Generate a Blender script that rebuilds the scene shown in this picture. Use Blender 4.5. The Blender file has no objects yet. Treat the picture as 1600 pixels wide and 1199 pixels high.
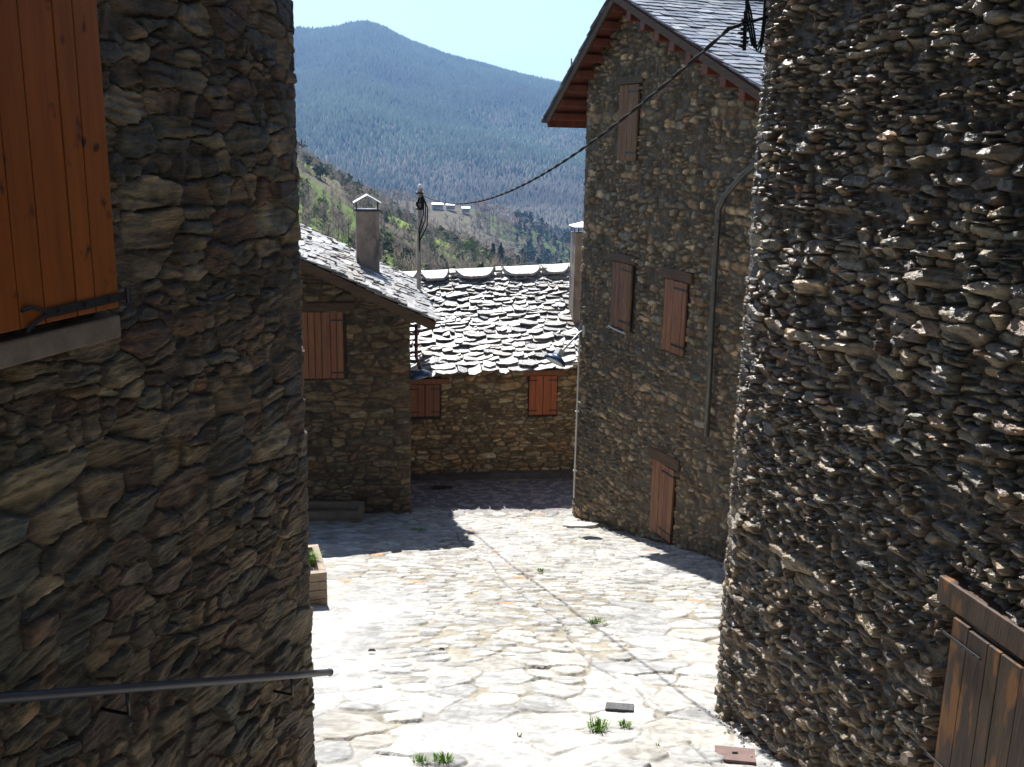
import bpy, math, random
import numpy as np
from mathutils import Vector, Matrix

SC = bpy.context.scene
COL = SC.collection
R = math.radians

# ------------------------------------------------------------------ camera
cam_d = bpy.data.cameras.new('camera'); cam = bpy.data.objects.new('camera', cam_d); COL.objects.link(cam)
SC.camera = cam
FPX = 1555.0
cam_d.sensor_width = 36.0; cam_d.lens = 36.0 * FPX / 1600.0
cam_d.clip_start = 0.05; cam_d.clip_end = 30000.0
_d = np.array([668 - 800, -(7048 - 599.5), -FPX]); _up = -_d / np.linalg.norm(_d)
_fc = np.array([0, 0, -1.0]); _fw = _fc - _up * (_fc @ _up); _fw /= np.linalg.norm(_fw); _rt = np.cross(_fw, _up)
CR = np.array([_rt, _fw, _up])
cam.matrix_world = Matrix([list(CR[i]) + [0.0] for i in range(3)] + [[0, 0, 0, 1]])
SC.render.resolution_x = 1024; SC.render.resolution_y = 767

# ------------------------------------------------------------------ light
SUN_AZ, SUN_EL = -16.0, 49.5
w = bpy.data.worlds.new('World'); SC.world = w; w.use_nodes = True
nt = w.node_tree; bg = nt.nodes['Background']
sky = nt.nodes.new('ShaderNodeTexSky'); sky.sky_type = 'NISHITA'; sky.sun_disc = False
sky.sun_elevation = R(SUN_EL); sky.sun_rotation = R(SUN_AZ)
sky.air_density = 1.0; sky.dust_density = 1.9; sky.ozone_density = 1.0; sky.altitude = 1100
nt.links.new(sky.outputs[0], bg.inputs[0]); bg.inputs[1].default_value = 0.066
sl = bpy.data.lights.new('sun', 'SUN'); sl.energy = 5.0; sl.angle = R(0.53); sl.color = (1.0, 0.975, 0.94)
sun = bpy.data.objects.new('sun', sl); COL.objects.link(sun)
a, e = R(SUN_AZ), R(SUN_EL)
sv = Vector((math.sin(a) * math.cos(e), math.cos(a) * math.cos(e), math.sin(e)))
sun.rotation_euler = sv.to_track_quat('Z', 'Y').to_euler()
SC.view_settings.view_transform = 'Standard'; SC.view_settings.look = 'None'
SC.view_settings.exposure = 1.3; SC.view_settings.gamma = 1.0

# ------------------------------------------------------------------ helpers
def ray(x, y): return CR @ np.array([(x - 800) / FPX, -(y - 599.5) / FPX, -1.0])
def at(x, y, Y): r = ray(x, y); return r * Y / r[1]
def sst(a, b, x):
    t = np.clip((x - a) / (b - a), 0, 1); return t * t * (3 - 2 * t)
def gz(x, y):
    """height of the street"""
    x = np.asarray(x, float); y = np.asarray(y, float)
    z = -(2.35 + 0.25 * np.clip(y, 0.0, 17.0)) - 0.06 * np.clip(y - 17.0, 0, 6)
    return z
def hit(x, y):
    r = ray(x, y); lo, hi = 1.0, 40.0
    for _ in range(50):
        t = (lo + hi) / 2
        if r[2] * t > gz(r[0] * t, r[1] * t): lo = t
        else: hi = t
    return r * t
def _h(ix, iy, s):
    n = (ix.astype(np.int64) * 374761393 + iy.astype(np.int64) * 668265263 + s * 1442695041) & 0xffffffff
    n = ((n ^ (n >> 13)) * 1274126177) & 0xffffffff
    return ((n ^ (n >> 16)) & 0xffff) / 65535.0
def vn(x, y, s=0):
    x, y = np.broadcast_arrays(np.asarray(x, float), np.asarray(y, float))
    ix = np.floor(x); iy = np.floor(y); fx = x - ix; fy = y - iy
    fx = fx * fx * (3 - 2 * fx); fy = fy * fy * (3 - 2 * fy)
    a = _h(ix, iy, s); b = _h(ix + 1, iy, s); c = _h(ix, iy + 1, s); d = _h(ix + 1, iy + 1, s)
    return (a + (b - a) * fx) * (1 - fy) + (c + (d - c) * fx) * fy - 0.5
def fbm(x, y, s=0, o=4, g=0.5):
    r = 0; am = 1.0
    for k in range(o): r = r + am * vn(x * 2 ** k + k * 7.3, y * 2 ** k - k * 3.1, s + k); am *= g
    return r

def tag(o, label=None, cat=None, group=None, kind=None):
    if label: o['label'] = label
    if cat: o['category'] = cat
    if group: o['group'] = group
    if kind: o['kind'] = kind
    return o
ORG = {}
def wo(o):
    """world origin of a parent (nothing but the outermost is ever rotated)"""
    p = np.zeros(3)
    while o is not None: p = p + np.array(o.location); o = o.parent
    return p
def link_mesh(name, me, mat, parent=None, origin=None):
    if mat:
        for m_ in (mat if isinstance(mat, (list, tuple)) else [mat]): me.materials.append(m_)
    o = bpy.data.objects.new(name, me); COL.objects.link(o)
    org = wo(parent) if parent is not None else (np.array(origin, float) if origin is not None else np.zeros(3))
    if np.any(org):
        n = len(me.vertices); co = np.empty(n * 3, np.float32); me.vertices.foreach_get('co', co)
        co = co.reshape(-1, 3) - org; me.vertices.foreach_set('co', co.astype(np.float32).ravel()); me.update()
    if parent is not None: o.parent = parent
    elif origin is not None: o.location = origin
    return o
def thing(name, loc, label, cat, group=None):
    o = bpy.data.objects.new(name, None); COL.objects.link(o); o.location = [float(v) for v in loc]
    o.empty_display_size = 0.2
    return tag(o, label, cat, group)
def copy_tree(o, parent=None):
    c = o.copy(); COL.objects.link(c); c.parent = parent
    for ch in list(o.children): copy_tree(ch, c)
    return c
def raw_mesh(name, V, F, C=None, smooth=False):
    """V (n,3), F (m,k) arrays, all faces the same size"""
    V = np.ascontiguousarray(V, np.float32); F = np.ascontiguousarray(F, np.int32)
    me = bpy.data.meshes.new(name); me.vertices.add(len(V)); me.vertices.foreach_set('co', V.ravel())
    k = F.shape[1]; me.loops.add(F.size); me.loops.foreach_set('vertex_index', F.ravel())
    me.polygons.add(len(F)); me.polygons.foreach_set('loop_start', np.arange(0, F.size, k, dtype=np.int32))
    if smooth: me.polygons.foreach_set('use_smooth', np.ones(len(F), bool))
    me.update(calc_edges=True)
    if C is not None:
        at_ = me.color_attributes.new('Col', 'FLOAT_COLOR', 'POINT')
        C4 = np.ones((len(V), 4), np.float32); C4[:, :3] = C; at_.data.foreach_set('color', C4.ravel())
    return me

class MB:
    def __init__(s): s.v = []; s.f = []; s.c = []
    def add(s, vs, fs, col=(1, 1, 1)):
        n = len(s.v); s.v += [tuple(map(float, v)) for v in vs]; s.f += [tuple(i + n for i in f) for f in fs]
        s.c += [tuple(col)] * len(vs)
    def box(s, o, ax, ay, az, col=(1, 1, 1)):
        """o = corner, ax ay az = edge vectors"""
        o, ax, ay, az = map(lambda q: np.array(q, float), (o, ax, ay, az))
        if np.dot(np.cross(ax, ay), az) < 0: o = o + ax; ax = -ax
        vs = [o, o + ax, o + ax + ay, o + ay, o + az, o + ax + az, o + ax + ay + az, o + ay + az]
        s.add(vs, [(0, 3, 2, 1), (4, 5, 6, 7), (0, 1, 5, 4), (1, 2, 6, 5), (2, 3, 7, 6), (3, 0, 4, 7)], col)
    def tube(s, pts, r, seg=8, col=(1, 1, 1), cap=True):
        pts = [np.array(p, float) for p in pts]; n = len(pts)
        rs = r if isinstance(r, (list, tuple)) else [r] * n
        rings = []; prev = None
        for i, p in enumerate(pts):
            t = pts[min(i + 1, n - 1)] - pts[max(i - 1, 0)]; t /= np.linalg.norm(t) + 1e-9
            ref = prev if prev is not None else (np.array([0, 0, 1.]) if abs(t[2]) < .9 else np.array([1., 0, 0]))
            x = ref - t * (ref @ t); x /= np.linalg.norm(x) + 1e-9; prev = x; y = np.cross(t, x)
            rings.append([p + rs[i] * (math.cos(k * 2 * math.pi / seg) * x + math.sin(k * 2 * math.pi / seg) * y) for k in range(seg)])
        vs = [v for rg in rings for v in rg]; fs = []
        for i in range(n - 1):
            for k in range(seg): fs.append((i * seg + k, i * seg + (k + 1) % seg, (i + 1) * seg + (k + 1) % seg, (i + 1) * seg + k))
        if cap: fs.append(tuple(range(seg))[::-1]); fs.append(tuple((n - 1) * seg + k for k in range(seg)))
        s.add(vs, fs, col)
    def build(s, name, mat, parent=None, origin=None, smooth=False, bevel=0):
        me = bpy.data.meshes.new(name); me.from_pydata(s.v, [], s.f); me.update()
        if smooth: me.polygons.foreach_set('use_smooth', np.ones(len(me.polygons), bool))
        at_ = me.color_attributes.new('Col', 'FLOAT_COLOR', 'POINT')
        C4 = np.ones((len(s.v), 4), np.float32); C4[:, :3] = np.array(s.c); at_.data.foreach_set('color', C4.ravel())
        o = link_mesh(name, me, mat, parent, origin)
        if bevel:
            b = o.modifiers.new('bevel', 'BEVEL'); b.width = bevel; b.segments = 2; b.limit_method = 'ANGLE'
        return o

# ------------------------------------------------------------------ materials
def mat(name, color=(1, 1, 1), rough=0.7, attr=False, noise=None, bump=None, metal=0.0, spec=0.5, stretch=(1, 1, 1), var=0.35, coat=0.0, dark=None, rvar=0.0):
    m = bpy.data.materials.new(name); m.use_nodes = True; t = m.node_tree; N = t.nodes; L = t.links
    b = N['Principled BSDF']; b.inputs['Roughness'].default_value = rough; b.inputs['Metallic'].default_value = metal
    b.inputs['Specular IOR Level'].default_value = spec; b.inputs['Coat Weight'].default_value = coat
    tc = N.new('ShaderNodeTexCoord'); mp = N.new('ShaderNodeMapping'); mp.inputs['Scale'].default_value = stretch
    L.new(tc.outputs['Object'], mp.inputs[0])
    rgb = N.new('ShaderNodeRGB'); rgb.outputs[0].default_value = (*color, 1); src = rgb.outputs[0]
    if attr:
        at_ = N.new('ShaderNodeAttribute'); at_.attribute_name = 'Col'
        mx = N.new('ShaderNodeMix'); mx.data_type = 'RGBA'; mx.blend_type = 'MULTIPLY'; mx.inputs['Factor'].default_value = 1
        L.new(src, mx.inputs['A']); L.new(at_.outputs['Color'], mx.inputs['B']); src = mx.outputs['Result']
    if noise:
        n = N.new('ShaderNodeTexNoise'); n.inputs['Scale'].default_value = noise; n.inputs['Detail'].default_value = 6; n.inputs['Roughness'].default_value = .65
        L.new(mp.outputs[0], n.inputs['Vector'])
        mr = N.new('ShaderNodeMapRange'); mr.inputs['From Min'].default_value = .3; mr.inputs['From Max'].default_value = .7
        mr.inputs['To Min'].default_value = 1 - var; mr.inputs['To Max'].default_value = 1 + var
        L.new(n.outputs[0], mr.inputs[0])
        mx = N.new('ShaderNodeMix'); mx.data_type = 'RGBA'; mx.blend_type = 'MULTIPLY'; mx.inputs['Factor'].default_value = 1
        L.new(src, mx.inputs['A']); L.new(mr.outputs[0], mx.inputs['B']); src = mx.outputs['Result']
        if rvar:
            mr2 = N.new('ShaderNodeMapRange'); mr2.inputs['To Min'].default_value = rough - rvar; mr2.inputs['To Max'].default_value = rough + rvar
            L.new(n.outputs[0], mr2.inputs[0]); L.new(mr2.outputs[0], b.inputs['Roughness'])
    if dark:  # (scale, threshold, colour): worn patches or knots with a shape of their own
        n = N.new('ShaderNodeTexNoise'); n.inputs['Scale'].default_value = dark[0]; n.inputs['Detail'].default_value = 3
        mp2 = N.new('ShaderNodeMapping'); mp2.inputs['Scale'].default_value = dark[3] if len(dark) > 3 else (1, 1, 1); mp2.inputs['Location'].default_value = (3, 7, 1)
        L.new(tc.outputs['Object'], mp2.inputs[0]); L.new(mp2.outputs[0], n.inputs['Vector'])
        mr = N.new('ShaderNodeMapRange'); mr.inputs['From Min'].default_value = dark[1]; mr.inputs['From Max'].default_value = dark[1] + .08
        L.new(n.outputs[0], mr.inputs[0])
        mx = N.new('ShaderNodeMix'); mx.data_type = 'RGBA'; L.new(mr.outputs[0], mx.inputs['Factor']); L.new(src, mx.inputs['A'])
        mx.inputs['B'].default_value = (*dark[2], 1); src = mx.outputs['Result']
    L.new(src, b.inputs['Base Color'])
    if bump:  # (scale, distance, strength)
        n = N.new('ShaderNodeTexNoise'); n.inputs['Scale'].default_value = bump[0]; n.inputs['Detail'].default_value = 5; n.inputs['Roughness'].default_value = .6
        L.new(mp.outputs[0], n.inputs['Vector']); bp = N.new('ShaderNodeBump'); bp.inputs['Distance'].default_value = bump[1]; bp.inputs['Strength'].default_value = bump[2] if len(bump) > 2 else 1
        L.new(n.outputs[0], bp.inputs['Height']); L.new(bp.outputs[0], b.inputs['Normal'])
    return m
M = {}
M['rubble_glint'] = mat('rough_schist', rough=.36, attr=True, noise=18, bump=(26, .022, 1.0), var=.4, spec=.55, rvar=.2, stretch=(1, 1, 2.6))
M['rubble'] = mat('rubble_stone', rough=.6, attr=True, noise=9, bump=(26, .020, 1.0), var=.5, spec=.45, stretch=(1, 1, 3.4))
M['rubble_far'] = mat('rubble_stone_weathered', rough=.75, attr=True, noise=7, bump=(22, .03, .9), var=.35, spec=.3)
M['paving'] = mat('street_stone', rough=.75, attr=True, noise=9, bump=(30, .012, .7), var=.18, spec=.3)
M['slab'] = mat('schist_slab', rough=.5, attr=True, noise=5, bump=(18, .02, .7), var=.3, spec=.5)
M['slate'] = mat('dressed_slate', rough=.38, attr=True, noise=6, bump=(14, .006, .5), var=.2, spec=.6)
M['pine'] = mat('varnished_pine', (.235, .062, .010), .45, attr=True, noise=2.4, stretch=(9, 9, .7), bump=(9, .002, .5), var=.22, spec=.4, dark=(9.0, .625, (.035, .012, .005), (1.6, 1.6, 1.0)))
M['red_wood'] = mat('red_brown_shutter_wood', (.23, .080, .032), .6, attr=True, noise=2.0, stretch=(10, 10, .9), bump=(12, .003, .6), var=.3)
M['orange_wood'] = mat('orange_red_shutter_wood', (.36, .095, .026), .6, attr=True, noise=2.0, stretch=(10, 10, .9), bump=(12, .003, .6), var=.3)
M['door_wood'] = mat('dark_red_plank_wood', (.19, .078, .034), .65, attr=True, noise=2.4, stretch=(12, 12, 1), bump=(12, .004, .7), var=.45)
M['old_wood'] = mat('weathered_shutter_wood', (.19, .105, .060), .8, attr=True, noise=2.6, stretch=(14, 14, 1.1), bump=(12, .005, .8), var=.5, spec=.25)
M['stained_wood'] = mat('stained_plank_wood', (.055, .030, .017), .65, attr=True, noise=2.4, stretch=(12, 12, 1.2), bump=(10, .003, .7), var=.55, spec=.4, dark=(3.2, .54, (.17, .07, .018), (3.0, 3.0, .9)))
M['beam'] = mat('beam_wood', (.085, .050, .028), .7, attr=True, noise=3, stretch=(1.2, 1.2, 14), bump=(9, .004, .7), var=.45, spec=.3)
M['red_beam'] = mat('red_stained_beam', (.155, .046, .023), .6, attr=True, noise=5, bump=(9, .004, .6), var=.4, spec=.3)
M['planter_wood'] = mat('sleeper_wood', (.22, .165, .11), .75, attr=True, noise=5, stretch=(2, 2, 8), bump=(10, .003, .6), var=.3)
M['dark_wood'] = mat('dark_trough_wood', (.17, .125, .08), .8, noise=5, bump=(10, .004, .6), var=.3)
M['render'] = mat('grey_cement_render', (.30, .245, .20), .85, noise=3.5, bump=(25, .012, .8), var=.32, spec=.2, dark=(2.2, .54, (.17, .14, .12), (1.6, 1.6, .6)))
M['cement'] = mat('sill_cement', (.17, .135, .10), .85, noise=9, bump=(30, .006, .8), var=.3, spec=.2)
M['iron'] = mat('black_iron', (.012, .012, .014), .5, metal=.0, noise=12, var=.3, bump=(40, .001))
M['pipe'] = mat('painted_rail_pipe', (.045, .045, .055), .5, metal=.3, noise=9, var=.2)
M['zinc'] = mat('zinc_downpipe', (.11, .105, .09), .5, metal=.6, noise=6, var=.25)
M['tin'] = mat('galvanised_sheet', (.42, .44, .46), .5, metal=.7, noise=6, var=.15)
M['concrete'] = mat('pole_concrete', (.36, .33, .28), .8, noise=6, bump=(20, .004), var=.25)
M['rubber'] = mat('black_cable', (.012, .012, .013), .8, spec=.2)
M['conduit'] = mat('pale_conduit', (.5, .5, .48), .45, metal=.2)
M['lamp_shell'] = mat('blue_grey_lamp_shell', (.025, .06, .12), .3, spec=.6, coat=.4)
M['white'] = mat('white_enamel', (.72, .72, .7), .4)
M['copper'] = mat('brown_downpipe', (.14, .05, .03), .45, metal=.4, noise=8, var=.3)
M['rust'] = mat('rusty_cover', (.12, .072, .06), .75, noise=12, bump=(60, .003), var=.3)
M['soil'] = mat('potting_soil', (.16, .13, .10), .95, noise=18, bump=(25, .03), var=.5)
M['grass'] = mat('grass_blade', (1, 1, 1), .6, attr=True, spec=.3)
M['bark'] = mat('grey_bark', (.9, .85, .8), .9, attr=True)
M['leaf'] = mat('foliage', (1, 1, 1), .85, attr=True, spec=.1)
M['terrain'] = mat('hillside_ground', (1, 1, 1), .95, attr=True, noise=.06, var=.3, spec=.05)
M['gutter'] = mat('dark_slate_edge', (.06, .06, .065), .6, noise=6, var=.3)

# ------------------------------------------------------------------ rubble masonry
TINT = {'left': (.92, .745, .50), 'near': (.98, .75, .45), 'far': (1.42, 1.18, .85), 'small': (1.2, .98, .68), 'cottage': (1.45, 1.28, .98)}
PAL = {
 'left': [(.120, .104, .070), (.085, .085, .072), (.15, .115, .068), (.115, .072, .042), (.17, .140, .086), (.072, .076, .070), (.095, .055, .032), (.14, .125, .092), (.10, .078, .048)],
 'near': [(.18, .165, .13), (.14, .138, .12), (.21, .18, .125), (.13, .095, .06), (.23, .215, .18), (.16, .105, .06), (.11, .108, .098), (.19, .165, .12)],
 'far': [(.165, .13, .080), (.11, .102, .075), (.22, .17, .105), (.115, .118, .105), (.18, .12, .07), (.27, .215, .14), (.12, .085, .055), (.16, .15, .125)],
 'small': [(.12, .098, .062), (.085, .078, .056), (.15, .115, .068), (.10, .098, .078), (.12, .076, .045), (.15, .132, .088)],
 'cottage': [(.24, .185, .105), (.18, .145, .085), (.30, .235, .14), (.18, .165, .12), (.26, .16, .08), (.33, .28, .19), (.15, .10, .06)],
}
def rubble(U, V, seed, hmin, hmax, armin, armax, split=.25, warp=.03, A=.03, depth=.03, gap=(.004, .016), strata=.006, tilt=.12, pal='far', mortar=(.10, .075, .05), big=0.0, bevel=.2, layer=.02, chips=.35, asp=1.9, joint=.012, jvar=2.0, rough=.0, mute=.3, blotch=.3):
    rng = np.random.RandomState(seed)
    u0, u1, v0, v1 = U[0] - .3, U[-1] + .3, V[0] - .3, V[-1] + .3
    S = []
    y = v0
    while y < v1:
        h = (hmin + (hmax - hmin) * rng.rand() ** 1.4) if rng.rand() > big else hmax * rng.uniform(1.0, 1.4)
        x = u0 - rng.rand() * .3
        while x < u1:
            w_ = h * rng.uniform(armin, armax); cx = x + w_ / 2; q = rng.rand()
            if q < split:
                k = 2 if rng.rand() < .65 else 3
                for j in range(k): S.append((cx + rng.uniform(-.15, .15) * w_, y + h * (j + .5) / k, w_ / 2 * rng.uniform(.8, 1.1), h / k / 2))
            elif q < split + .12:
                for j in (0, 1): S.append((x + w_ * (j + .5) / 2, y + h / 2 + rng.uniform(-.1, .1) * h, w_ / 4, h / 2 * rng.uniform(.7, 1.05)))
            else: S.append((cx, y + h / 2 + rng.uniform(-.22, .22) * h, w_ / 2, h / 2 * rng.uniform(.8, 1.15)))
            x += w_
        y += h
    S = np.array(S); n = len(S)
    ang = rng.normal(0, .04, n); pw = rng.uniform(2.2, 6.0, n)
    UU, VV = np.meshgrid(U, V, indexing='ij')
    WU = UU + warp * 1.6 * fbm(UU * 3.1, VV * 3.1, seed + 3, 3) + warp * .45 * fbm(UU * 22, VV * 22, seed + 5, 2)
    WV = VV + warp * 1.6 * fbm(UU * 2.2 + 9, VV * 3.1, seed + 4, 3) + warp * .35 * fbm(UU * 22, VV * 22, seed + 6, 2)
    F1 = np.full(UU.shape, 9.0); F2 = np.full(UU.shape, 9.0); ID = np.zeros(UU.shape, np.int32)
    DX = np.zeros(UU.shape); DY = np.zeros(UU.shape)
    mg = warp * 1.5
    for i in range(n):
        cx, cy, a_, b_ = S[i]
        i0, i1 = np.searchsorted(U, [cx - a_ * 2.3 - mg, cx + a_ * 2.3 + mg]); j0, j1 = np.searchsorted(V, [cy - b_ * 2.6 - mg - a_ * .3, cy + b_ * 2.6 + mg + a_ * .3])
        if i1 <= i0 or j1 <= j0: continue
        dx = WU[i0:i1, j0:j1] - cx; dy = WV[i0:i1, j0:j1] - cy
        c, s_ = math.cos(ang[i]), math.sin(ang[i]); x_ = c * dx + s_ * dy; y_ = -s_ * dx + c * dy; p = pw[i]
        rr_ = .62 * b_ * min(a_ / asp, b_ * 1.6); d = (x_ / asp) ** 2 + y_ ** 2 - rr_
        f1 = F1[i0:i1, j0:j1]; f2 = F2[i0:i1, j0:j1]; m = d < f1
        f2[...] = np.where(m, f1, np.minimum(f2, d)); f1[...] = np.where(m, d, f1)
        ID[i0:i1, j0:j1][m] = i; DX[i0:i1, j0:j1][m] = x_[m]; DY[i0:i1, j0:j1][m] = y_[m]
    em = np.clip(F2 - F1, 0, 1) / (4.2 * S[ID, 3])
    jw = 1 + jvar * np.clip(fbm(UU * 5, VV * 7, seed + 31, 3), -.2, 1)
    g = sst(gap[0], gap[1], em - .003 * jw + .0035 * vn(UU * 45, VV * 45, seed + 11))
    pr = rng.uniform(-.45, 1.0, n) * A; tu = rng.normal(0, tilt, n); tv = rng.normal(0, tilt * 1.5, n)
    r2 = rng.normal(0, .14, n); ph = rng.rand(n) * 90
    cs, sn = np.cos(r2)[ID], np.sin(r2)[ID]
    su = UU * cs + VV * sn; sv_ = -UU * sn + VV * cs
    st = fbm(su * 5 + ph[ID], sv_ * 38 + ph[ID], seed + 8, 3, .6)
    st2 = fbm(UU * 16 + ph[ID], VV * 16, seed + 9, 3, .6)
    dome = -sst(joint * 1.9, 0, em + .004 * vn(UU * 24, VV * 24, seed + 32)) * A * bevel
    lay = np.floor((sv_ + .012 * vn(UU * 9 + ph[ID], VV * 9, seed + 21)) / layer + ph[ID]); ldg = _h(lay, ID * 1.0, seed + 22) - .5
    chip = np.floor(3.5 * vn(UU * 13 + ph[ID], VV * 16, seed + 23) + 3.5 * vn(UU * 30 + ph[ID], VV * 34, seed + 24)) * .28
    rg_ = (1 - 2 * np.abs(vn(UU * 11 + ph[ID], VV * 19, seed + 41))) + .6 * (1 - 2 * np.abs(vn(UU * 26, VV * 40 + ph[ID], seed + 42))) - 1.2
    hgt = -depth + g * rough * rg_ + g * (depth + pr[ID] + tu[ID] * DX + tv[ID] * DY + dome) + g * strata * (1.3 * st + .9 * st2 + 1.1 * ldg + chips * chip) + (1 - g) * .006 * vn(UU * 30, VV * 30, seed + 12)
    P_ = np.array(PAL[pal]) * np.array(TINT[pal]); P_ = P_ * (1 - mute) + P_.mean(1, keepdims=True) * np.array([1.22, 1.0, .72]) * mute; ci = rng.randint(0, len(P_), n); br = rng.uniform(.65, 1.4, n)
    C = P_[ci][ID] * br[ID][..., None] * (1 + .55 * st[..., None] + .25 * st2[..., None] + .35 * ldg[..., None])
    # damp and rusty staining that follows the stones' own veins
    C = C * (1 + blotch * fbm(UU * 10 + ph[ID], VV * 15, seed + 51, 4, .65)[..., None] * 1.6 + blotch * np.array([.25, .0, -.3]) * fbm(UU * 6, VV * 8 + ph[ID], seed + 52, 2)[..., None] * 2).clip(.3, 2.2)
    C = C * g[..., None] + np.array(mortar) * (1 - g[..., None]) * (1 + .4 * vn(UU * 9, VV * 9, seed + 14)[..., None])
    return hgt, np.clip(C, .01, .6), F1, ID

def samples(lo, hi, fine, step, coarse):
    out = [lo]
    while out[-1] < hi:
        x = out[-1]; inside = any(a_ <= x < b_ for a_, b_ in fine)
        nx = x + (step if inside else coarse)
        if not inside:
            for a_, b_ in fine:
                if x < a_ < nx: nx = a_
        out.append(min(nx, hi))
    return np.array(out)

def wall_sheet(name, parent, pts, closed, fineS, fineZ, z0, z1, step, m, rad=.05, openings=(), zmax=None, coarse=.06, stepz=None, batter=0, smooth=True, **kw):
    """displaced masonry sheet that follows a plan polyline with rounded corners; outward is to the right of travel"""
    pts = [np.array(p, float) for p in pts]
    if closed: pts = pts + [pts[0]]
    seg = []; s = 0
    for a_, b_ in zip(pts[:-1], pts[1:]):
        L_ = np.linalg.norm(b_ - a_); d = (b_ - a_) / L_; seg.append((s, L_, a_, d, np.array([d[1], -d[0]]))); s += L_
    U = samples(0, s, fineS, step, coarse); V = samples(z0, z1, fineZ, stepz or step, coarse)
    h, C, _, _ = rubble(U, V, **kw)
    for s0_ in [q[0] for q in seg[1:]]: h = h * (1 - .65 * sst(.30, .05, np.abs(U - s0_)))[:, None]
    X = np.zeros((len(U), 2)); Nn = np.zeros((len(U), 2))
    for s0, L_, a_, d, n_ in seg:
        k = (U >= s0 - 1e-9) & (U <= s0 + L_ + 1e-9); X[k] = a_ + d * (U[k] - s0)[:, None]; Nn[k] = n_
    for i in range(1, len(seg)):
        sc = seg[i][0]; k = np.abs(U - sc) < rad; t = (U[k] - sc + rad) / (2 * rad)
        n0, n1 = seg[i - 1][4], seg[i][4]; nn = n0 * (1 - t)[:, None] + n1 * t[:, None]; nn /= np.linalg.norm(nn, axis=1)[:, None]
        p0 = seg[i][2]; turn = np.cross(seg[i - 1][3], seg[i][3])
        Nn[k] = nn
        # pull the arris in along the bisector
        bis = -(n0 + n1); bis /= np.linalg.norm(bis)
        q = 1 - np.abs(U[k] - sc) / rad; X[k] = X[k] + bis * (rad * .3 * q ** 2)[:, None] * (1 if turn > 0 else -1)
    UU, VV = np.meshgrid(U, V, indexing='ij')
    for (s0, s1, a0, a1, dp) in openings:
        k = (UU > s0) & (UU < s1) & (VV > a0) & (VV < a1); h[k] = -dp; C[k] = (.05, .04, .03)
    ZZ = VV.copy()
    if zmax is not None: ZZ = np.minimum(ZZ, zmax(U)[:, None])
    P3 = np.zeros(UU.shape + (3,)); P3[..., :2] = X[:, None, :] + Nn[:, None, :] * (h + batter * (z1 - VV))[..., None]; P3[..., 2] = ZZ
    ns, nz = UU.shape; idx = np.arange(ns * nz).reshape(ns, nz)
    F = np.stack([idx[:-1, :-1], idx[1:, :-1], idx[1:, 1:], idx[:-1, 1:]], -1).reshape(-1, 4)
    if zmax is not None:
        zf = ZZ.ravel(); keep = np.maximum(zf[F[:, 2]], zf[F[:, 3]]) - np.minimum(zf[F[:, 0]], zf[F[:, 1]]) > 1e-4; F = F[keep]
    me = raw_mesh(name, P3.reshape(-1, 3), F, C.reshape(-1, 3), smooth)
    return link_mesh(name, me, m, parent)

class Frame:
    """a wall face: u along it, w outwards, z up"""
    def __init__(s, p0, az, side):
        s.p = np.array(p0, float)[:2]; a_ = R(az); s.d = np.array([math.sin(a_), math.cos(a_)]); s.n = np.array([s.d[1], -s.d[0]]) * side
    def P(s, u, w, z): q = s.p + s.d * u + s.n * w; return np.array([q[0], q[1], z])
    def D(s, u=0, w=0, z=0): q = s.d * u + s.n * w; return np.array([q[0], q[1], z])
def fbox(mb, fr, u0, u1, w0, w1, z0, z1, col=(1, 1, 1)): mb.box(fr.P(u0, w0, z0), fr.D(u=u1 - u0), fr.D(w=w1 - w0), fr.D(z=z1 - z0), col)
def planks(fr, u0, u1, z0, z1, w0, th, n, seed=0, ragged=0.0, vary=.18, gap=.004):
    rg = random.Random(seed); mb = MB(); cuts = [u0 + (u1 - u0) * (k + (rg.uniform(-.18, .18) if 0 < k < n else 0)) / n for k in range(n + 1)]
    fbox(mb, fr, u0 + .004, u1 - .004, w0 - .012, w0, z0 + .01, z1 - .01, (.25, .25, .25))
    for k in range(n):
        c = 1 + rg.uniform(-vary, vary); dz = rg.uniform(-ragged, ragged); dw = rg.uniform(-.002, .002)
        fbox(mb, fr, cuts[k] + gap / 2, cuts[k + 1] - gap / 2, w0, w0 + th + dw, z0 + dz * .5, z1 + dz, (c, c * rg.uniform(.93, 1.05), c * rg.uniform(.9, 1.05)))
    return mb
def strap_hinge(fr, u0, u1, z, w0, hgt=.035, slope=0.0, knuckle=True):
    mb = MB(); mb.box(fr.P(u0, w0, z - hgt / 2), fr.D(u=u1 - u0, z=slope), fr.D(w=.006), fr.D(z=hgt))
    if knuckle: mb.tube([fr.P(u0, w0 + .006, z - hgt * .9), fr.P(u0, w0 + .006, z + hgt * .9)], hgt * .35, 8)
    for q in (.25, .55, .85):
        c = fr.P(u0 + (u1 - u0) * q, w0 + .006, z + slope * q); mb.tube([c, c + fr.D(w=.006)], hgt * .22, 8)
    return mb

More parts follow.
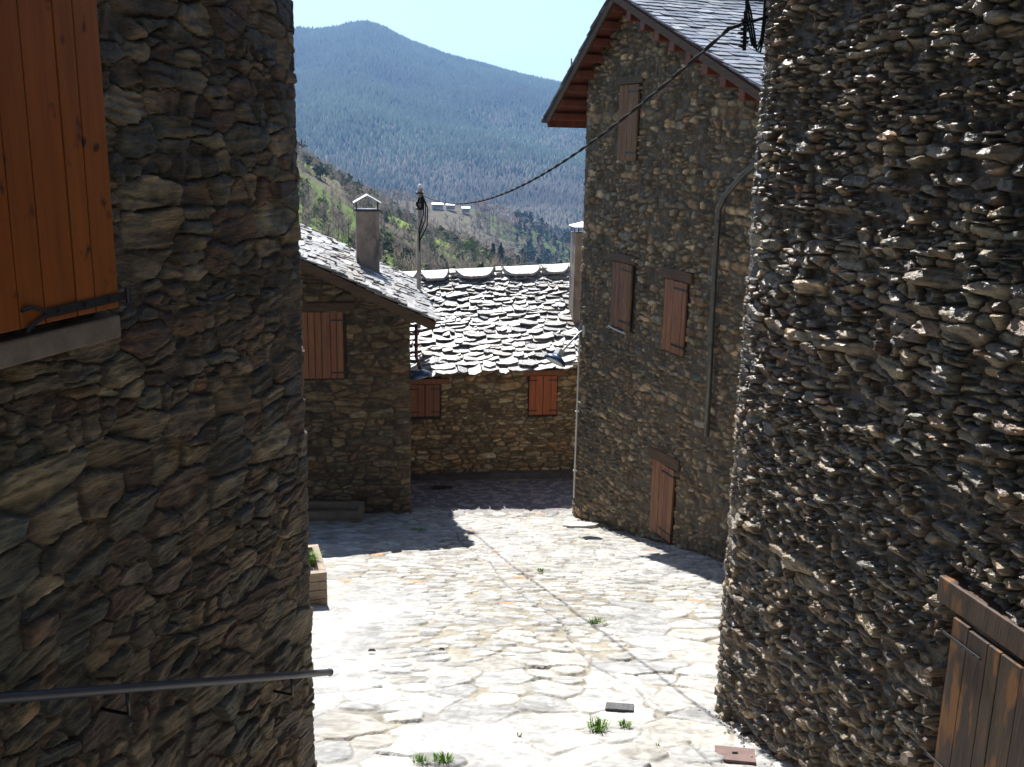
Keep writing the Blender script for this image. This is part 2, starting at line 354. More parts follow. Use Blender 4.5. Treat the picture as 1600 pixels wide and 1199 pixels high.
# ------------------------------------------------------------------ terrain beyond the village
def prof(pts, dist):
    """crest line given as picture bearings and elevations, at its real distance"""
    az = []; z = []
    for x, y in pts:
        r = ray(x, y); az.append(math.atan2(r[0], r[1])); z.append(r[2] / math.hypot(r[0], r[1]) * dist)
    return np.array(az), np.array(z)
rA, rB, rM = 360., 850., 2900.
azA, zA = prof([(-400, 180), (200, 205), (460, 250), (540, 297), (600, 336), (650, 362), (700, 386), (760, 410), (820, 436), (880, 462), (1000, 500), (1500, 600)], rA)
azB, zB = prof([(-400, 250), (300, 280), (500, 300), (640, 315), (700, 317), (760, 330), (820, 352), (880, 380), (960, 405), (1300, 430), (1900, 380)], rB)
azM, zM = prof([(-900, 150), (-400, 130), (100, 95), (330, 62), (460, 50), (500, 51), (530, 47), (547, 42), (570, 39.5), (588, 43), (600, 48), (622, 60), (650, 73), (700, 92), (760, 108), (820, 124), (880, 137), (950, 152), (1100, 175), (1400, 150), (1900, 120), (2600, 160)], rM)
def terr(az, r):
    az = np.asarray(az, float); r = np.asarray(r, float)
    a_ = np.interp(az, azA, zA); b_ = np.interp(az, azB, zB); m_ = np.interp(az, azM, zM)
    kr = np.array([5, 60, 120, rA * .78, rA, rA * 1.25, rB * .7, rB, rB * 1.18, 1350, 2000, rM, rM * 1.25, 9000.])
    Z = [np.full(az.shape, -7.4), np.full(az.shape, -13.), np.full(az.shape, -20.), a_ * .82 - 6.5, a_, a_ - 12, np.minimum(a_, b_) - 30, b_, b_ - 35, np.full(az.shape, -118.), m_ * .36 - 58, m_, m_ * .72, m_ * 0 - 50]
    out = np.zeros(np.broadcast(az, r).shape)
    for k in range(len(kr) - 1):
        s_ = (r >= kr[k]) & (r < kr[k + 1]); t = np.clip((r - kr[k]) / (kr[k + 1] - kr[k]), 0, 1); t = t * t * (3 - 2 * t) * .45 + t * .55
        out = np.where(s_, Z[k] * (1 - t) + Z[k + 1] * t, out)
    out = np.where(r >= 9000, -50, out)
    x = r * np.sin(az); y = r * np.cos(az)
    amp = np.interp(r, [20, 100, 300, 800, 1500, 2400, rM, 9000], [.2, 1, 2.5, 8, 34, 44, 3, 60])
    n = fbm(x / 420 + 5, y / 420, 31, 5, .55) + .35 * (np.abs(vn((x + y * .3) / 260, y / 700, 35)) - .25)
    return out + amp * n
def terr_col(x, y, r, az):
    n1 = fbm(x / 60, y / 60, 41, 4); n2 = fbm(x / 14, y / 14, 42, 3); n3 = fbm(x / 300, y / 300, 43, 4)
    grass = np.array([.066, .088, .026]); brown = np.array([.10, .085, .054]); far = np.array([.024, .036, .018]); rock = np.array([.22, .20, .17])
    g = sst(-.12, .12, n1 + .3 * n2)[..., None]
    near = grass * g + brown * (1 - g)
    c = np.where((r < 1250)[..., None], near, far * (1 + .8 * n3[..., None]))
    dec = sst(.62, .2, (r - 1250) / (rM - 1250) + .5 * n3)[..., None] * (r > 1200)[..., None]     # bare deciduous foot of the mountain
    c = c * (1 - dec * .7) + np.array([.075, .066, .052]) * dec * .7
    return c
naz = 560; rr = np.concatenate([np.geomspace(24.5, 420, 190), np.geomspace(425, 1300, 150), np.geomspace(1310, 9000, 230)])
azs = np.concatenate([np.linspace(-1.35, -.30, 90)[:-1], np.linspace(-.30, .13, 380), np.linspace(.13, 1.35, 91)[1:]])
AZ, RR = np.meshgrid(azs, rr, indexing='ij'); XX = RR * np.sin(AZ); YY = RR * np.cos(AZ); ZZ = terr(AZ, RR)
TC = terr_col(XX, YY, RR, AZ)
def patch(px, py, dist, rad, col, soft=.4, sx=1.0):
    r_ = ray(px, py); q = r_ / math.hypot(r_[0], r_[1]) * dist
    dd = np.hypot((XX - q[0]) / sx, (YY - q[1])) / rad + .5 * fbm(XX / rad * 1.3, YY / rad * 1.3, 51, 3)
    k = sst(1 + soft, 1 - soft, dd)[..., None]; TC[...] = TC * (1 - k) + np.array(col) * k
patch(600, 322, 352, 16, (.20, .30, .035), .2, 1.5); patch(640, 330, 352, 10, (.20, .30, .04), .2, 1.3)
patch(540, 296, 345, 12, (.15, .13, .085), .3, 1.0)
patch(480, 385, 230, 34, (.085, .125, .025)); patch(540, 370, 260, 30, (.085, .125, .025)); patch(500, 345, 290, 22, (.08, .12, .025))
patch(730, 300, 1320, 60, (.24, .24, .15)); patch(860, 365, 1280, 70, (.13, .22, .05)); patch(800, 330, 1300, 45, (.14, .20, .06))
patch(760, 420, 330, 16, (.14, .21, .035)); patch(790, 425, 320, 12, (.16, .22, .04))
na, nr = AZ.shape; idx = np.arange(na * nr).reshape(na, nr)
F = np.stack([idx[:-1, :-1], idx[1:, :-1], idx[1:, 1:], idx[:-1, 1:]], -1).reshape(-1, 4)[:, ::-1]
o = link_mesh('hills', raw_mesh('hills', np.stack([XX, YY, ZZ], -1).reshape(-1, 3), F, TC.reshape(-1, 3), True), M['terrain']); tag(o, kind='structure')

def tz(x, y): return float(terr(np.array([math.atan2(x, y)]), np.array([math.hypot(x, y)]))[0])
def ground_at(px, py, lo, hi):
    """where the line of sight through this bearing first meets the terrain"""
    r_ = ray(px, py); r_ = r_ / math.hypot(r_[0], r_[1]); ds = np.linspace(lo, hi, 1500)
    z = terr(np.full(ds.shape, math.atan2(r_[0], r_[1])), ds); k = np.nonzero(r_[2] * ds <= z)[0]
    d = ds[k[0]] if len(k) else hi
    return np.array([r_[0] * d, r_[1] * d, z[k[0]] if len(k) else z[-1]])

# woods as stuff: many small trees in one mesh
def scatter(name, label, tmpl, P0, S0, cols, m, seed):
    rng = np.random.RandomState(seed); n = len(P0); Vs = []; Fs = []; Cs = []; off = 0
    which = rng.randint(0, len(tmpl), n)
    for t, (tv, tf, tcc) in enumerate(tmpl):
        k = which == t; p = P0[k]; s_ = S0[k]; q = rng.rand(k.sum()) * 6.283; nn = k.sum()
        if nn == 0: continue
        c, s2 = np.cos(q), np.sin(q)
        x = tv[None, :, 0] * c[:, None] - tv[None, :, 1] * s2[:, None]; y = tv[None, :, 0] * s2[:, None] + tv[None, :, 1] * c[:, None]
        wd = s_ * rng.uniform(.8, 1.25, nn)
        V = np.stack([x * wd[:, None] + p[:, None, 0], y * wd[:, None] + p[:, None, 1], tv[None, :, 2] * s_[:, None] + p[:, None, 2]], -1)
        Fq = tf[None] + (np.arange(nn) * len(tv))[:, None, None] + off
        Vs.append(V.reshape(-1, 3)); Fs.append(Fq.reshape(-1, tf.shape[1])); Cs.append((cols[k][:, None, :] * tcc[None]).reshape(-1, 3)); off += nn * len(tv)
    o = link_mesh(name, raw_mesh(name, np.concatenate(Vs), np.concatenate(Fs), np.concatenate(Cs)), m)
    return tag(o, label, 'woodland', kind='stuff')
def stick_tree(seed, n=34, spread=.26, thick=.012):
    """bare crown: a trunk and many tapering sticks, triangles only (unit height)"""
    rg = np.random.RandomState(seed); V = []; F_ = []; Cc = []
    def stick(a_, b_, t):
        d = b_ - a_; x = np.cross(d, rg.normal(size=3)); x /= np.linalg.norm(x); y = np.cross(d, x); y /= np.linalg.norm(y)
        n0 = len(V); V.extend([a_ + x * t, a_ - .5 * x * t + .87 * y * t, a_ - .5 * x * t - .87 * y * t, b_]); Cc.extend([rg.uniform(.7, 1.2)] * 4)
        F_.extend([(n0, n0 + 1, n0 + 3), (n0 + 1, n0 + 2, n0 + 3), (n0 + 2, n0, n0 + 3)])
    stick(np.array([0, 0, -.05]), np.array([rg.normal(0, .02), rg.normal(0, .02), 1.0]), thick * 1.6)
    for k in range(n):
        z = rg.uniform(.25, .85); q = rg.rand() * 6.283; l = spread * rg.uniform(.5, 1.1) * (1.15 - z * .6)
        e_ = np.array([math.cos(q) * l, math.sin(q) * l, z + l * rg.uniform(.5, 1.3)]); s_ = np.array([0, 0, z]); stick(s_, e_, thick * .8)
        for j in range(3):
            m_ = s_ + (e_ - s_) * rg.uniform(.35, .9); stick(m_, m_ + rg.normal(0, .07, 3) + [0, 0, .07], thick * .5)
    return np.array(V), np.array(F_), np.array(Cc)[:, None] * np.ones(3)
def leafy(seed, n=90, wid=.3, base=.12, conif=False, size=.075):
    """crown of small leaf clumps spread through its volume (unit height)"""
    rg = np.random.RandomState(seed); V = []; F_ = []; Cc = []
    lobes = [(rg.normal(0, wid * .45), rg.normal(0, wid * .45), rg.uniform(.4, .8), rg.uniform(.14, .25)) for _ in range(6)]
    for k in range(n):
        if conif:
            z = base + (1 - base) * rg.rand() ** 1.3; rad = wid * (1 - z) * rg.uniform(.55, 1.05) + .01; q = rg.rand() * 6.283; p = np.array([math.cos(q) * rad, math.sin(q) * rad, z])
        else:
            l = lobes[rg.randint(6)]; d = rg.normal(size=3); d /= np.linalg.norm(d); p = np.array(l[:3]) + d * l[3] * rg.uniform(.5, 1)
        s_ = size * rg.uniform(.6, 1.3); c = rg.uniform(.65, 1.35); n0 = len(V); V.extend([p + rg.normal(0, s_, 3) for _ in range(3)]); F_.append((n0, n0 + 1, n0 + 2)); Cc.extend([c] * 3)
    n0 = len(V); V.extend([np.array([.02, 0, -.05]), np.array([-.01, .02, -.05]), np.array([-.01, -.02, -.05]), np.array([0, 0, .8])]); F_.extend([(n0, n0 + 1, n0 + 3), (n0 + 1, n0 + 2, n0 + 3), (n0 + 2, n0, n0 + 3)]); Cc.extend([.6] * 4)
    return np.array(V), np.array(F_), np.array(Cc)[:, None] * np.ones(3)
def cone_t(seed):
    rg = np.random.RandomState(seed); V = [np.array([0, 0, 1.0])]; F_ = []
    for k in range(6): q = k * 6.283 / 6 + rg.uniform(-.3, .3); l = rg.uniform(.22, .36); V.append(np.array([math.cos(q) * l, math.sin(q) * l, rg.uniform(-.1, .15)]))
    for k in range(6): F_.append((0, 1 + k, 1 + (k + 1) % 6))
    return np.array(V), np.array(F_), np.ones((7, 3)) * np.array([1.15] + [.8] * 6)[:, None]
def pts_in(n, r0, r1, a0, a1, seed, dens=None):
    rng = np.random.RandomState(seed); az = rng.uniform(a0, a1, n); r = np.sqrt(rng.uniform(r0 ** 2, r1 ** 2, n))
    x, y = r * np.sin(az), r * np.cos(az)
    if dens is not None: k = rng.rand(n) < dens(x, y, r); az, r, x, y = az[k], r[k], x[k], y[k]
    return np.stack([x, y, terr(az, r)], -1), r, az, rng
def jit(rng, n, base, v=.25): b_ = np.array(base); return b_[None] * (1 + rng.uniform(-v, v, (n, 1))) * (1 + rng.uniform(-.1, .1, (n, 3)))
# mountain: conifers above, grey bare woods at its foot
P0, r_, a_, rng = pts_in(125000, 1300, 3080, -.40, .17, 61, lambda x, y, r: np.clip(1.1 - .45 * (fbm(x / 90, y / 90, 62, 4) > .34), 0, 1))
t_ = (r_ - 1300) / (rM - 1300) + .6 * fbm(P0[:, 0] / 300, P0[:, 1] / 300, 63, 5, .6) + rng.normal(0, .15, len(r_)); con = t_ > .38
cols = np.where(con[:, None], jit(rng, len(r_), (.016, .032, .018), .4), jit(rng, len(r_), (.072, .066, .052), .4))
cols *= (1 + .9 * fbm(P0[:, 0] / 170, P0[:, 1] / 170, 69, 5, .6))[:, None].clip(.45, 1.8)
scatter('mountain_forest', 'dense conifer forest with grey bare woods covering the blue far mountain', [cone_t(1), cone_t(2), cone_t(3)], P0, np.where(con, rng.uniform(9, 17, len(r_)), rng.uniform(7, 13, len(r_))), cols, M['leaf'], 64)
# middle spur
P0, r_, a_, rng = pts_in(7800, 420, 1290, -.45, .16, 65, lambda x, y, r: np.clip(.9 - 1.6 * (fbm(x / 55, y / 55, 66, 3) > .2), 0, 1) * (1 - ((r > 640) & (r < 870) & (r > 760) & (np.arctan2(x, y) > -.088) & (np.arctan2(x, y) < -.04))))
q = (P0[:, 0] > r_ * .0) & (rng.rand(len(r_)) < .55)
cols = np.where(q[:, None], jit(rng, len(r_), (.020, .042, .016), .4), jit(rng, len(r_), (.17, .14, .105), .35))
k = ~q; scatter('valley_bare_wood', 'grey brown leafless wood on the slope down to the valley', [stick_tree(5, 16, .3, .022), stick_tree(6, 16, .32, .022)], P0[k], rng.uniform(7, 12, k.sum()), cols[k], M['bark'], 67)
scatter('valley_conifer_wood', 'dark green conifers massed on the lower right of the valley slope', [leafy(7, 60, .26, .05, True, .09), leafy(8, 60, .24, .05, True, .09)], P0[q], rng.uniform(7, 12, q.sum()), cols[q] * 1.1, M['leaf'], 68)
# near hillside
def dA(x, y, r): return np.clip(.85 - 1.3 * (fbm(x / 22, y / 22, 70, 3) > .16) - .45 * ((x < -r * .12) & (r < 300)), .05, 1)
P0, r_, a_, rng = pts_in(3900, 130, 420, -.45, .12, 71, dA)
u = rng.rand(len(r_)) - 1.2 * np.clip((P0[:, 0] / r_ + .10), -.2, .12)
bare = u > .28; cols = jit(rng, len(r_), (.17, .145, .112), .35)
scatter('hillside_bare_wood', 'leafless grey brown wood covering the near green hillside', [stick_tree(s_, 34, .34, .007) for s_ in (11, 12, 13)], P0[bare], rng.uniform(3.5, 6.5, bare.sum()), cols[bare], M['bark'], 72)
k = ~bare; cc = np.where((rng.rand(k.sum()) < .45)[:, None], jit(rng, k.sum(), (.105, .125, .04), .3), jit(rng, k.sum(), (.042, .06, .022), .35))
scatter('hillside_green_thicket', 'green bushes and young trees between the bare trees of the near hillside', [leafy(21, 150, .32, size=.06), leafy(22, 150, .3, size=.06), leafy(23, 150, .34, size=.06)], P0[k], rng.uniform(3, 6, k.sum()), cc, M['leaf'], 73)
# crest conifers of the mountain, its serrated skyline
P0, r_, a_, rng = pts_in(3400, rM * .985, rM * 1.012, -.40, .17, 75)
scatter('skyline_conifers', 'fringe of dark conifers along the mountain skyline', [cone_t(4), cone_t(5)], P0, rng.uniform(9, 20, len(r_)), jit(rng, len(r_), (.022, .038, .02), .3), M['leaf'], 76)

# individual trees
def tree_proto(name, label, cat, group, kind, seed, col, hgt):
    root = thing(name, (0, 0, 0), label, cat, group); rg = np.random.RandomState(seed)
    tb = MB(); tb.tube([(0, 0, -.3), (rg.normal(0, .05), 0, hgt * .3), (rg.normal(0, .12), rg.normal(0, .1), hgt * .6), (rg.normal(0, .1), 0, hgt * .93)], [hgt * .022, hgt * .017, hgt * .011, hgt * .003], 6)
    for k in range(9):
        z = hgt * rg.uniform(.28, .75); q = rg.rand() * 6.283; l = hgt * rg.uniform(.14, .28)
        tb.tube([(0, 0, z), (math.cos(q) * l * .5, math.sin(q) * l * .5, z + l * .35), (math.cos(q) * l, math.sin(q) * l, z + l * .95)], [hgt * .009, hgt * .006, hgt * .002], 4)
    tb.c = [(.19, .16, .13)] * len(tb.v); tb.build('trunk', M['bark'], root)
    if kind == 'bare': v, f, c = stick_tree(seed, 46, .28, .008)
    elif kind == 'blossom': v, f, c = leafy(seed, 420, .36, size=.03)
    elif kind == 'conifer': v, f, c = leafy(seed, 420, .24, .08, True, .05)
    else: v, f, c = leafy(seed, 420, .34, size=.038)
    c = c * np.array(col)
    link_mesh('crown', raw_mesh('crown', v * hgt, f, c), M['leaf'], root)
    return root
def plant_tree(proto, px, py, lo, hi, s_=1.0, first=False):
    o = proto if first else copy_tree(proto)
    p = ground_at(px, py, lo, hi); o.location = [float(v) for v in p]; o.rotation_euler = (0, 0, random.Random(int(px * 7 + py)).uniform(0, 6)); o.scale = (s_, s_, s_)
    return o
rg = random.Random(4)
protos = [tree_proto('bare_tree', 'tall leafless grey tree standing on the grassy terraces of the near hillside', 'tree', 'bare trees on the grassy terraces', 'bare', 100 + k, (.19, .16, .13), 7.0) for k in range(3)]
spots = [(470 + rg.uniform(0, 210), 318 + rg.uniform(0, 100)) for _ in range(46)]
spots = [(x, y) for x, y in spots if y > 300 + (x - 460) * .25]
for i, (x, y) in enumerate(spots):
    o = plant_tree(protos[i % 3], x, y, 120, 420, rg.uniform(.7, 1.1), i < 3)
    o['label'] = 'leafless grey tree on the ' + ('upper' if y < 350 else 'lower') + ' terraces ' + ('left of the small chimney' if x < 556 else 'behind the small chimney' if x < 598 else 'between small chimney and utility pole' if x < 655 else 'just right of the utility pole')
bt = tree_proto('bare_tree', 'dark branching leafless tree alone on the brown slope above the cottage roof', 'tree', None, 'bare', 120, (.06, .045, .04), 10); plant_tree(bt, 777, 393, 150, 900, 1.0, True)
bl = [('widest pink white blossoming tree on the valley slope, leftmost of three', 788, 356, 1.2), ('pink white blossoming tree, middle of the three on the valley slope', 806, 362, 1.0), ('smallest pink white blossoming tree, rightmost of three on the valley slope', 823, 368, .8)]
bp = tree_proto('blossom_tree', bl[0][0], 'tree', 'blossoming trees on the valley slope', 'blossom', 130, (.55, .44, .42), 13)
for i, (lb, x, y, s_) in enumerate(bl): o = plant_tree(bp, x, y, 500, 1300, s_, i == 0); o['label'] = lb
bl = [('pale blossoming tree just right of the left chimney top', 603, 342, 1.0), ('pale blossoming tree, second one right of the left chimney top', 612, 344, .9)]
bp = tree_proto('blossom_tree', bl[0][0], 'tree', 'blossoming trees behind the left chimney', 'blossom', 131, (.42, .38, .36), 6.5)
for i, (lb, x, y, s_) in enumerate(bl): o = plant_tree(bp, x, y, 120, 420, s_, i == 0); o['label'] = lb
cn = [('dark conifer low on the hillside, left of the pair above the cottage ridge', 770, 412, 1.0), ('dark conifer low on the hillside, right of the pair above the cottage ridge', 782, 414, 1.1), ('small dark cypress just above the cottage ridge slabs', 793, 433, .7)]
cp = tree_proto('conifer_tree', cn[0][0], 'tree', 'dark conifers above the cottage ridge', 'conifer', 140, (.022, .045, .016), 7)
for i, (lb, x, y, s_) in enumerate(cn): o = plant_tree(cp, x, y, 120, 420, s_, i == 0); o['label'] = lb
gb = [('yellow green spring tree on the hillside above the middle of the cottage ridge', 738, 412, 1.2), ('light green round tree on the hillside right of the utility pole', 712, 408, .9), ('bright green bush beside the three thin far poles', 800, 424, .6)]
gp = tree_proto('green_tree', gb[0][0], 'tree', 'spring green trees on the near hillside', 'green', 150, (.13, .16, .04), 7)
for i, (lb, x, y, s_) in enumerate(gb): o = plant_tree(gp, x, y, 120, 420, s_, i == 0); o['label'] = lb

# far farmhouses with pale roofs
fg = [('long white roofed farm building in the valley, leftmost of three', 684, 318, 8.5, 5), ('white roofed farm building in the valley, middle of three', 704, 319, 6.5, 5), ('small white roofed barn in the valley, rightmost and lowest', 728, 324, 6, 4.5)]
for lb, x, y, L_, W_ in fg:
    r_ = ray(x, y); r_ = r_ / math.hypot(r_[0], r_[1]) * 815; p = np.array([r_[0], r_[1], tz(r_[0], r_[1])]); p[2] = r_[2] - 3.2; root = thing('farm_building', p, lb, 'building', 'white roofed farm buildings in the valley')
    mb = MB(); mb.box(p + [-L_ / 2, -W_ / 2, -1], (L_, 0, 0), (0, W_, 0), (0, 0, 3.4)); mb.build('wall', M['render'], root)
    mb = MB()
    for s_ in (-1, 1): mb.box(p + [-L_ / 2 - .4, s_ * (W_ / 2 + .5), 2.3], (L_ + .8, 0, 0), (0, -s_ * (W_ / 2 + .5), 1.1), (0, 0, .25))
    mb.build('roof', M['white'], root)
# thin far poles and their wires
pl = []
for lb, x, top in [('thin far pole, leftmost and shortest of three above the cottage ridge', 813, 389), ('thin far pole, tallest and middle one of three above the cottage ridge', 818, 382), ('thin far pole, rightmost of three above the cottage ridge', 821.6, 385)]:
    p = ground_at(x, 427, 120, 420); d = math.hypot(p[0], p[1]); r_ = ray(x, top); zt = r_[2] / math.hypot(r_[0], r_[1]) * d
    mb = MB(); mb.tube([p - [0, 0, 1], (p[0], p[1], zt)], [.16, .1], 6); o = mb.build('far_pole', M['concrete'], None, p); tag(o, lb, 'pole', 'thin poles above the cottage ridge'); pl.append(np.array([p[0], p[1], zt]))
for i, (lb, dz) in enumerate([('upper thin power line running from the far poles up to the valley farm', 0), ('lower thin power line running from the far poles up to the valley farm', 1)]):
    e_ = at(692, 322 + dz * 5, 700); mb = MB(); s_ = pl[1] if i == 0 else pl[0]
    mb.tube([s_ + (e_ - s_) * t - np.array([0, 0, 4 * t * (1 - t) * 5]) for t in np.linspace(0, 1, 14)], .035, 4); o = mb.build('power_line', M['concrete'], None, s_); tag(o, lb, 'cable', 'power lines across the hillside')

# ------------------------------------------------------------------ street
def street():
    rng = np.random.RandomState(7)
    U = np.concatenate([samples(-3.6, 3.6, [(-1.9, 3.1)], .015, .06)]); V = samples(-3.0, 24.0, [(4.6, 17.8)], .014, .06)
    # narrower steps nearer the camera
    V = np.concatenate([V[V < 4.6], np.arange(4.6, 8, .0105), np.arange(8, 12, .015), np.arange(12, 17.8, .024), V[V >= 17.8]])
    U = np.unique(np.concatenate([U[U < -1.9], np.arange(-1.9, 2.9, .0105), U[U >= 2.9]]))
    UU, VV = np.meshgrid(U, V, indexing='ij')
    S = []; cell = {}
    def size(x, y):
        edge = 7.75 - .12 * (x - .6) ** 2 + .25 * math.sin(x * 2)
        if x > 1.15 and y < 10: return (.24, .20)      # flags beside the right wall
        if y > edge and x > -1.35: return (.135, .075)
        if y > edge: return (.16, .11)
        return (.21, .17)
    for _ in range(60000):
        x = rng.uniform(-3.7, 3.7); y = rng.uniform(-2.8, 20.5)
        if (x < -2.2 or x > 2.9 or y < 4) and rng.rand() < .6: continue
        a_, b_ = size(x, y); f = rng.uniform(.65, 1.35); a_ *= f; b_ *= f * rng.uniform(.8, 1.15); ci, cj = int(x // .5), int(y // .5); ok = True
        for i in (-1, 0, 1):
            for j in (-1, 0, 1):
                for (X, Y, A, B) in cell.get((ci + i, cj + j), ()):
                    if ((x - X) / (A + a_)) ** 2 + ((y - Y) / (B + b_)) ** 2 < .72: ok = False
        if ok: cell.setdefault((ci, cj), []).append((x, y, a_, b_)); S.append((x, y, a_, b_))
    S = np.array(S); n = len(S); ang = np.where(S[:, 2] > .17, rng.uniform(-.9, .9, n), rng.normal(0, .13, n)); pw = np.where(S[:, 2] > .17, rng.uniform(1.6, 3.2, n), rng.uniform(2, 3, n))
    wp = .03; WU = UU + wp * fbm(UU * 5, VV * 5, 83, 3) + .010 * vn(UU * 30, VV * 30, 84); WV = VV + wp * fbm(UU * 5 + 20, VV * 5, 85, 3) + .010 * vn(UU * 30, VV * 30, 86)
    F1 = np.full(UU.shape, 9.0); F2 = F1.copy(); ID = np.zeros(UU.shape, np.int32)
    for i in range(n):
        cx, cy, A, B = S[i]; m_ = max(A, B) * 2.0 + .05
        i0, i1 = np.searchsorted(U, [cx - m_, cx + m_]); j0, j1 = np.searchsorted(V, [cy - m_, cy + m_])
        if i1 <= i0 or j1 <= j0: continue
        dx = WU[i0:i1, j0:j1] - cx; dy = WV[i0:i1, j0:j1] - cy; c, s_ = math.cos(ang[i]), math.sin(ang[i]); x_ = c * dx + s_ * dy; y_ = -s_ * dx + c * dy
        d = (np.abs(x_ / A) ** pw[i] + np.abs(y_ / B) ** pw[i]) ** (1 / pw[i])
        f1 = F1[i0:i1, j0:j1]; f2 = F2[i0:i1, j0:j1]; k = d < f1; f2[...] = np.where(k, f1, np.minimum(f2, d)); f1[...] = np.where(k, d, f1); ID[i0:i1, j0:j1][k] = i
    flag = sst(.17, .2, S[ID, 2])
    lim = .92 + .75 * flag
    g = sst(lim + .10, lim - .06, F1 + .25 * vn(UU * 14, VV * 14, 87)) * sst(.02, .13, (F2 - F1) + .09 * vn(UU * 9, VV * 9, 82)) * (F1 < 5)
    worn = sst(.05, -.25, fbm(UU * .9 + 3, VV * .5, 88, 3) - .1) * (UU < -.9)       # smooth worn cement along the left
    cement = sst(-.9, -1.3, UU + .25 * vn(VV * 1.5, UU, 89)) * sst(11.5, 9.5, VV)
    g2 = g * (1 - .5 * cement)
    pr = rng.uniform(.2, 1, n); t1 = rng.normal(0, .035, n); t2 = rng.normal(0, .035, n)
    st = fbm(UU * 6 + ID * 1.7, VV * 14 + UU * 5, 90, 4, .6)
    hgt = g2 * ((.016 - .009 * flag) * pr[ID] + .008 + t1[ID] * (UU - S[ID, 0]) + t2[ID] * (VV - S[ID, 1]) + .007 * st * (.4 + flag)) + .006 * fbm(UU * 12, VV * 12, 91, 3) + .05 * fbm(UU * .7, VV * .5, 92, 2)
    P_ = np.array([(.345, .335, .31), (.31, .305, .29), (.375, .36, .325), (.28, .275, .26), (.325, .305, .265)]); ci = rng.randint(0, 5, n); br = rng.uniform(.8, 1.15, n)
    odd = rng.rand(n) < .03; br = np.where(odd & (S[:, 2] < .19), .6, br); ci = np.where(rng.rand(n) < .02, 5, ci); P_ = np.vstack([P_, (.38, .20, .11)])
    vein = np.clip(np.abs(vn(UU * 5 * np.cos(ID) + VV * 26 + ID, UU * 20 * np.sin(ID), 99)) * 4, 0, 1); SCc = P_[ci][ID] * br[ID][..., None] * (1 + .35 * st[..., None]) * (.72 + .28 * vein[..., None])
    mort = np.array([.215, .190, .142]) * (1 + .35 * fbm(UU * 25, VV * 25, 93, 3)[..., None])
    cem = np.array([.315, .308, .292]) * (1 + .2 * fbm(UU * 10, VV * 10, 94, 3)[..., None])
    white = sst(0, .25, fbm(UU * .8 + 7, VV * .6, 95, 3) + .35 * sst(8.2, 6.8, VV))[..., None]   # lime-washed joints in the lower street
    mort = mort * (1 - .75 * white) + cem * .75 * white
    base = mort * (1 - cement[..., None]) + cem * cement[..., None]
    C = SCc * g2[..., None] + base * (1 - g2[..., None])
    C = C * (1 + .14 * fbm(UU * 1.6, VV * 1.6, 121, 5, .6) - .2 * sst(.18, .4, fbm(UU * 4, VV * 4, 122, 4, .6)))[..., None] * (1 - .25 * (1 - g2) * sst(.0, .3, fbm(UU * 3, VV * 2, 123, 3)))[..., None]
    # the court in front of the cottage is coloured darker: pinkish-brown cement, dark grey stones
    court_mask = sst(17.1, 17.5, VV + .1 * vn(UU * 2, VV, 96))[..., None]; C = C * (1 - court_mask) + (np.array([.30, .24, .21]) * (1 - g[..., None]) + np.array([.13, .12, .12]) * g[..., None]) * court_mask
    # crack running down the middle of the street
    cx = -.35 + (12.5 - VV) * .235 + .06 * np.sin(VV * 2.2) + .05 * vn(VV * 3, VV * 0, 97); ck = np.exp(-((UU - cx) / .012) ** 2) * (VV < 16) * (vn(VV * 1.3, UU * 0, 98) > -.22)
    hgt -= .02 * ck; C *= (1 - .45 * ck[..., None])
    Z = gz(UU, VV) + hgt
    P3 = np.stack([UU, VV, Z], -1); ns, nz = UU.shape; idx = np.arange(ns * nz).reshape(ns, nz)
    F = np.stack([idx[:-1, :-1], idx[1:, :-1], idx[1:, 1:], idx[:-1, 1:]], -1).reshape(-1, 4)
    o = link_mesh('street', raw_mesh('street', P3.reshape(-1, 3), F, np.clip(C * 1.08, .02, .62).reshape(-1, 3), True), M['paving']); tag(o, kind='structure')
street()

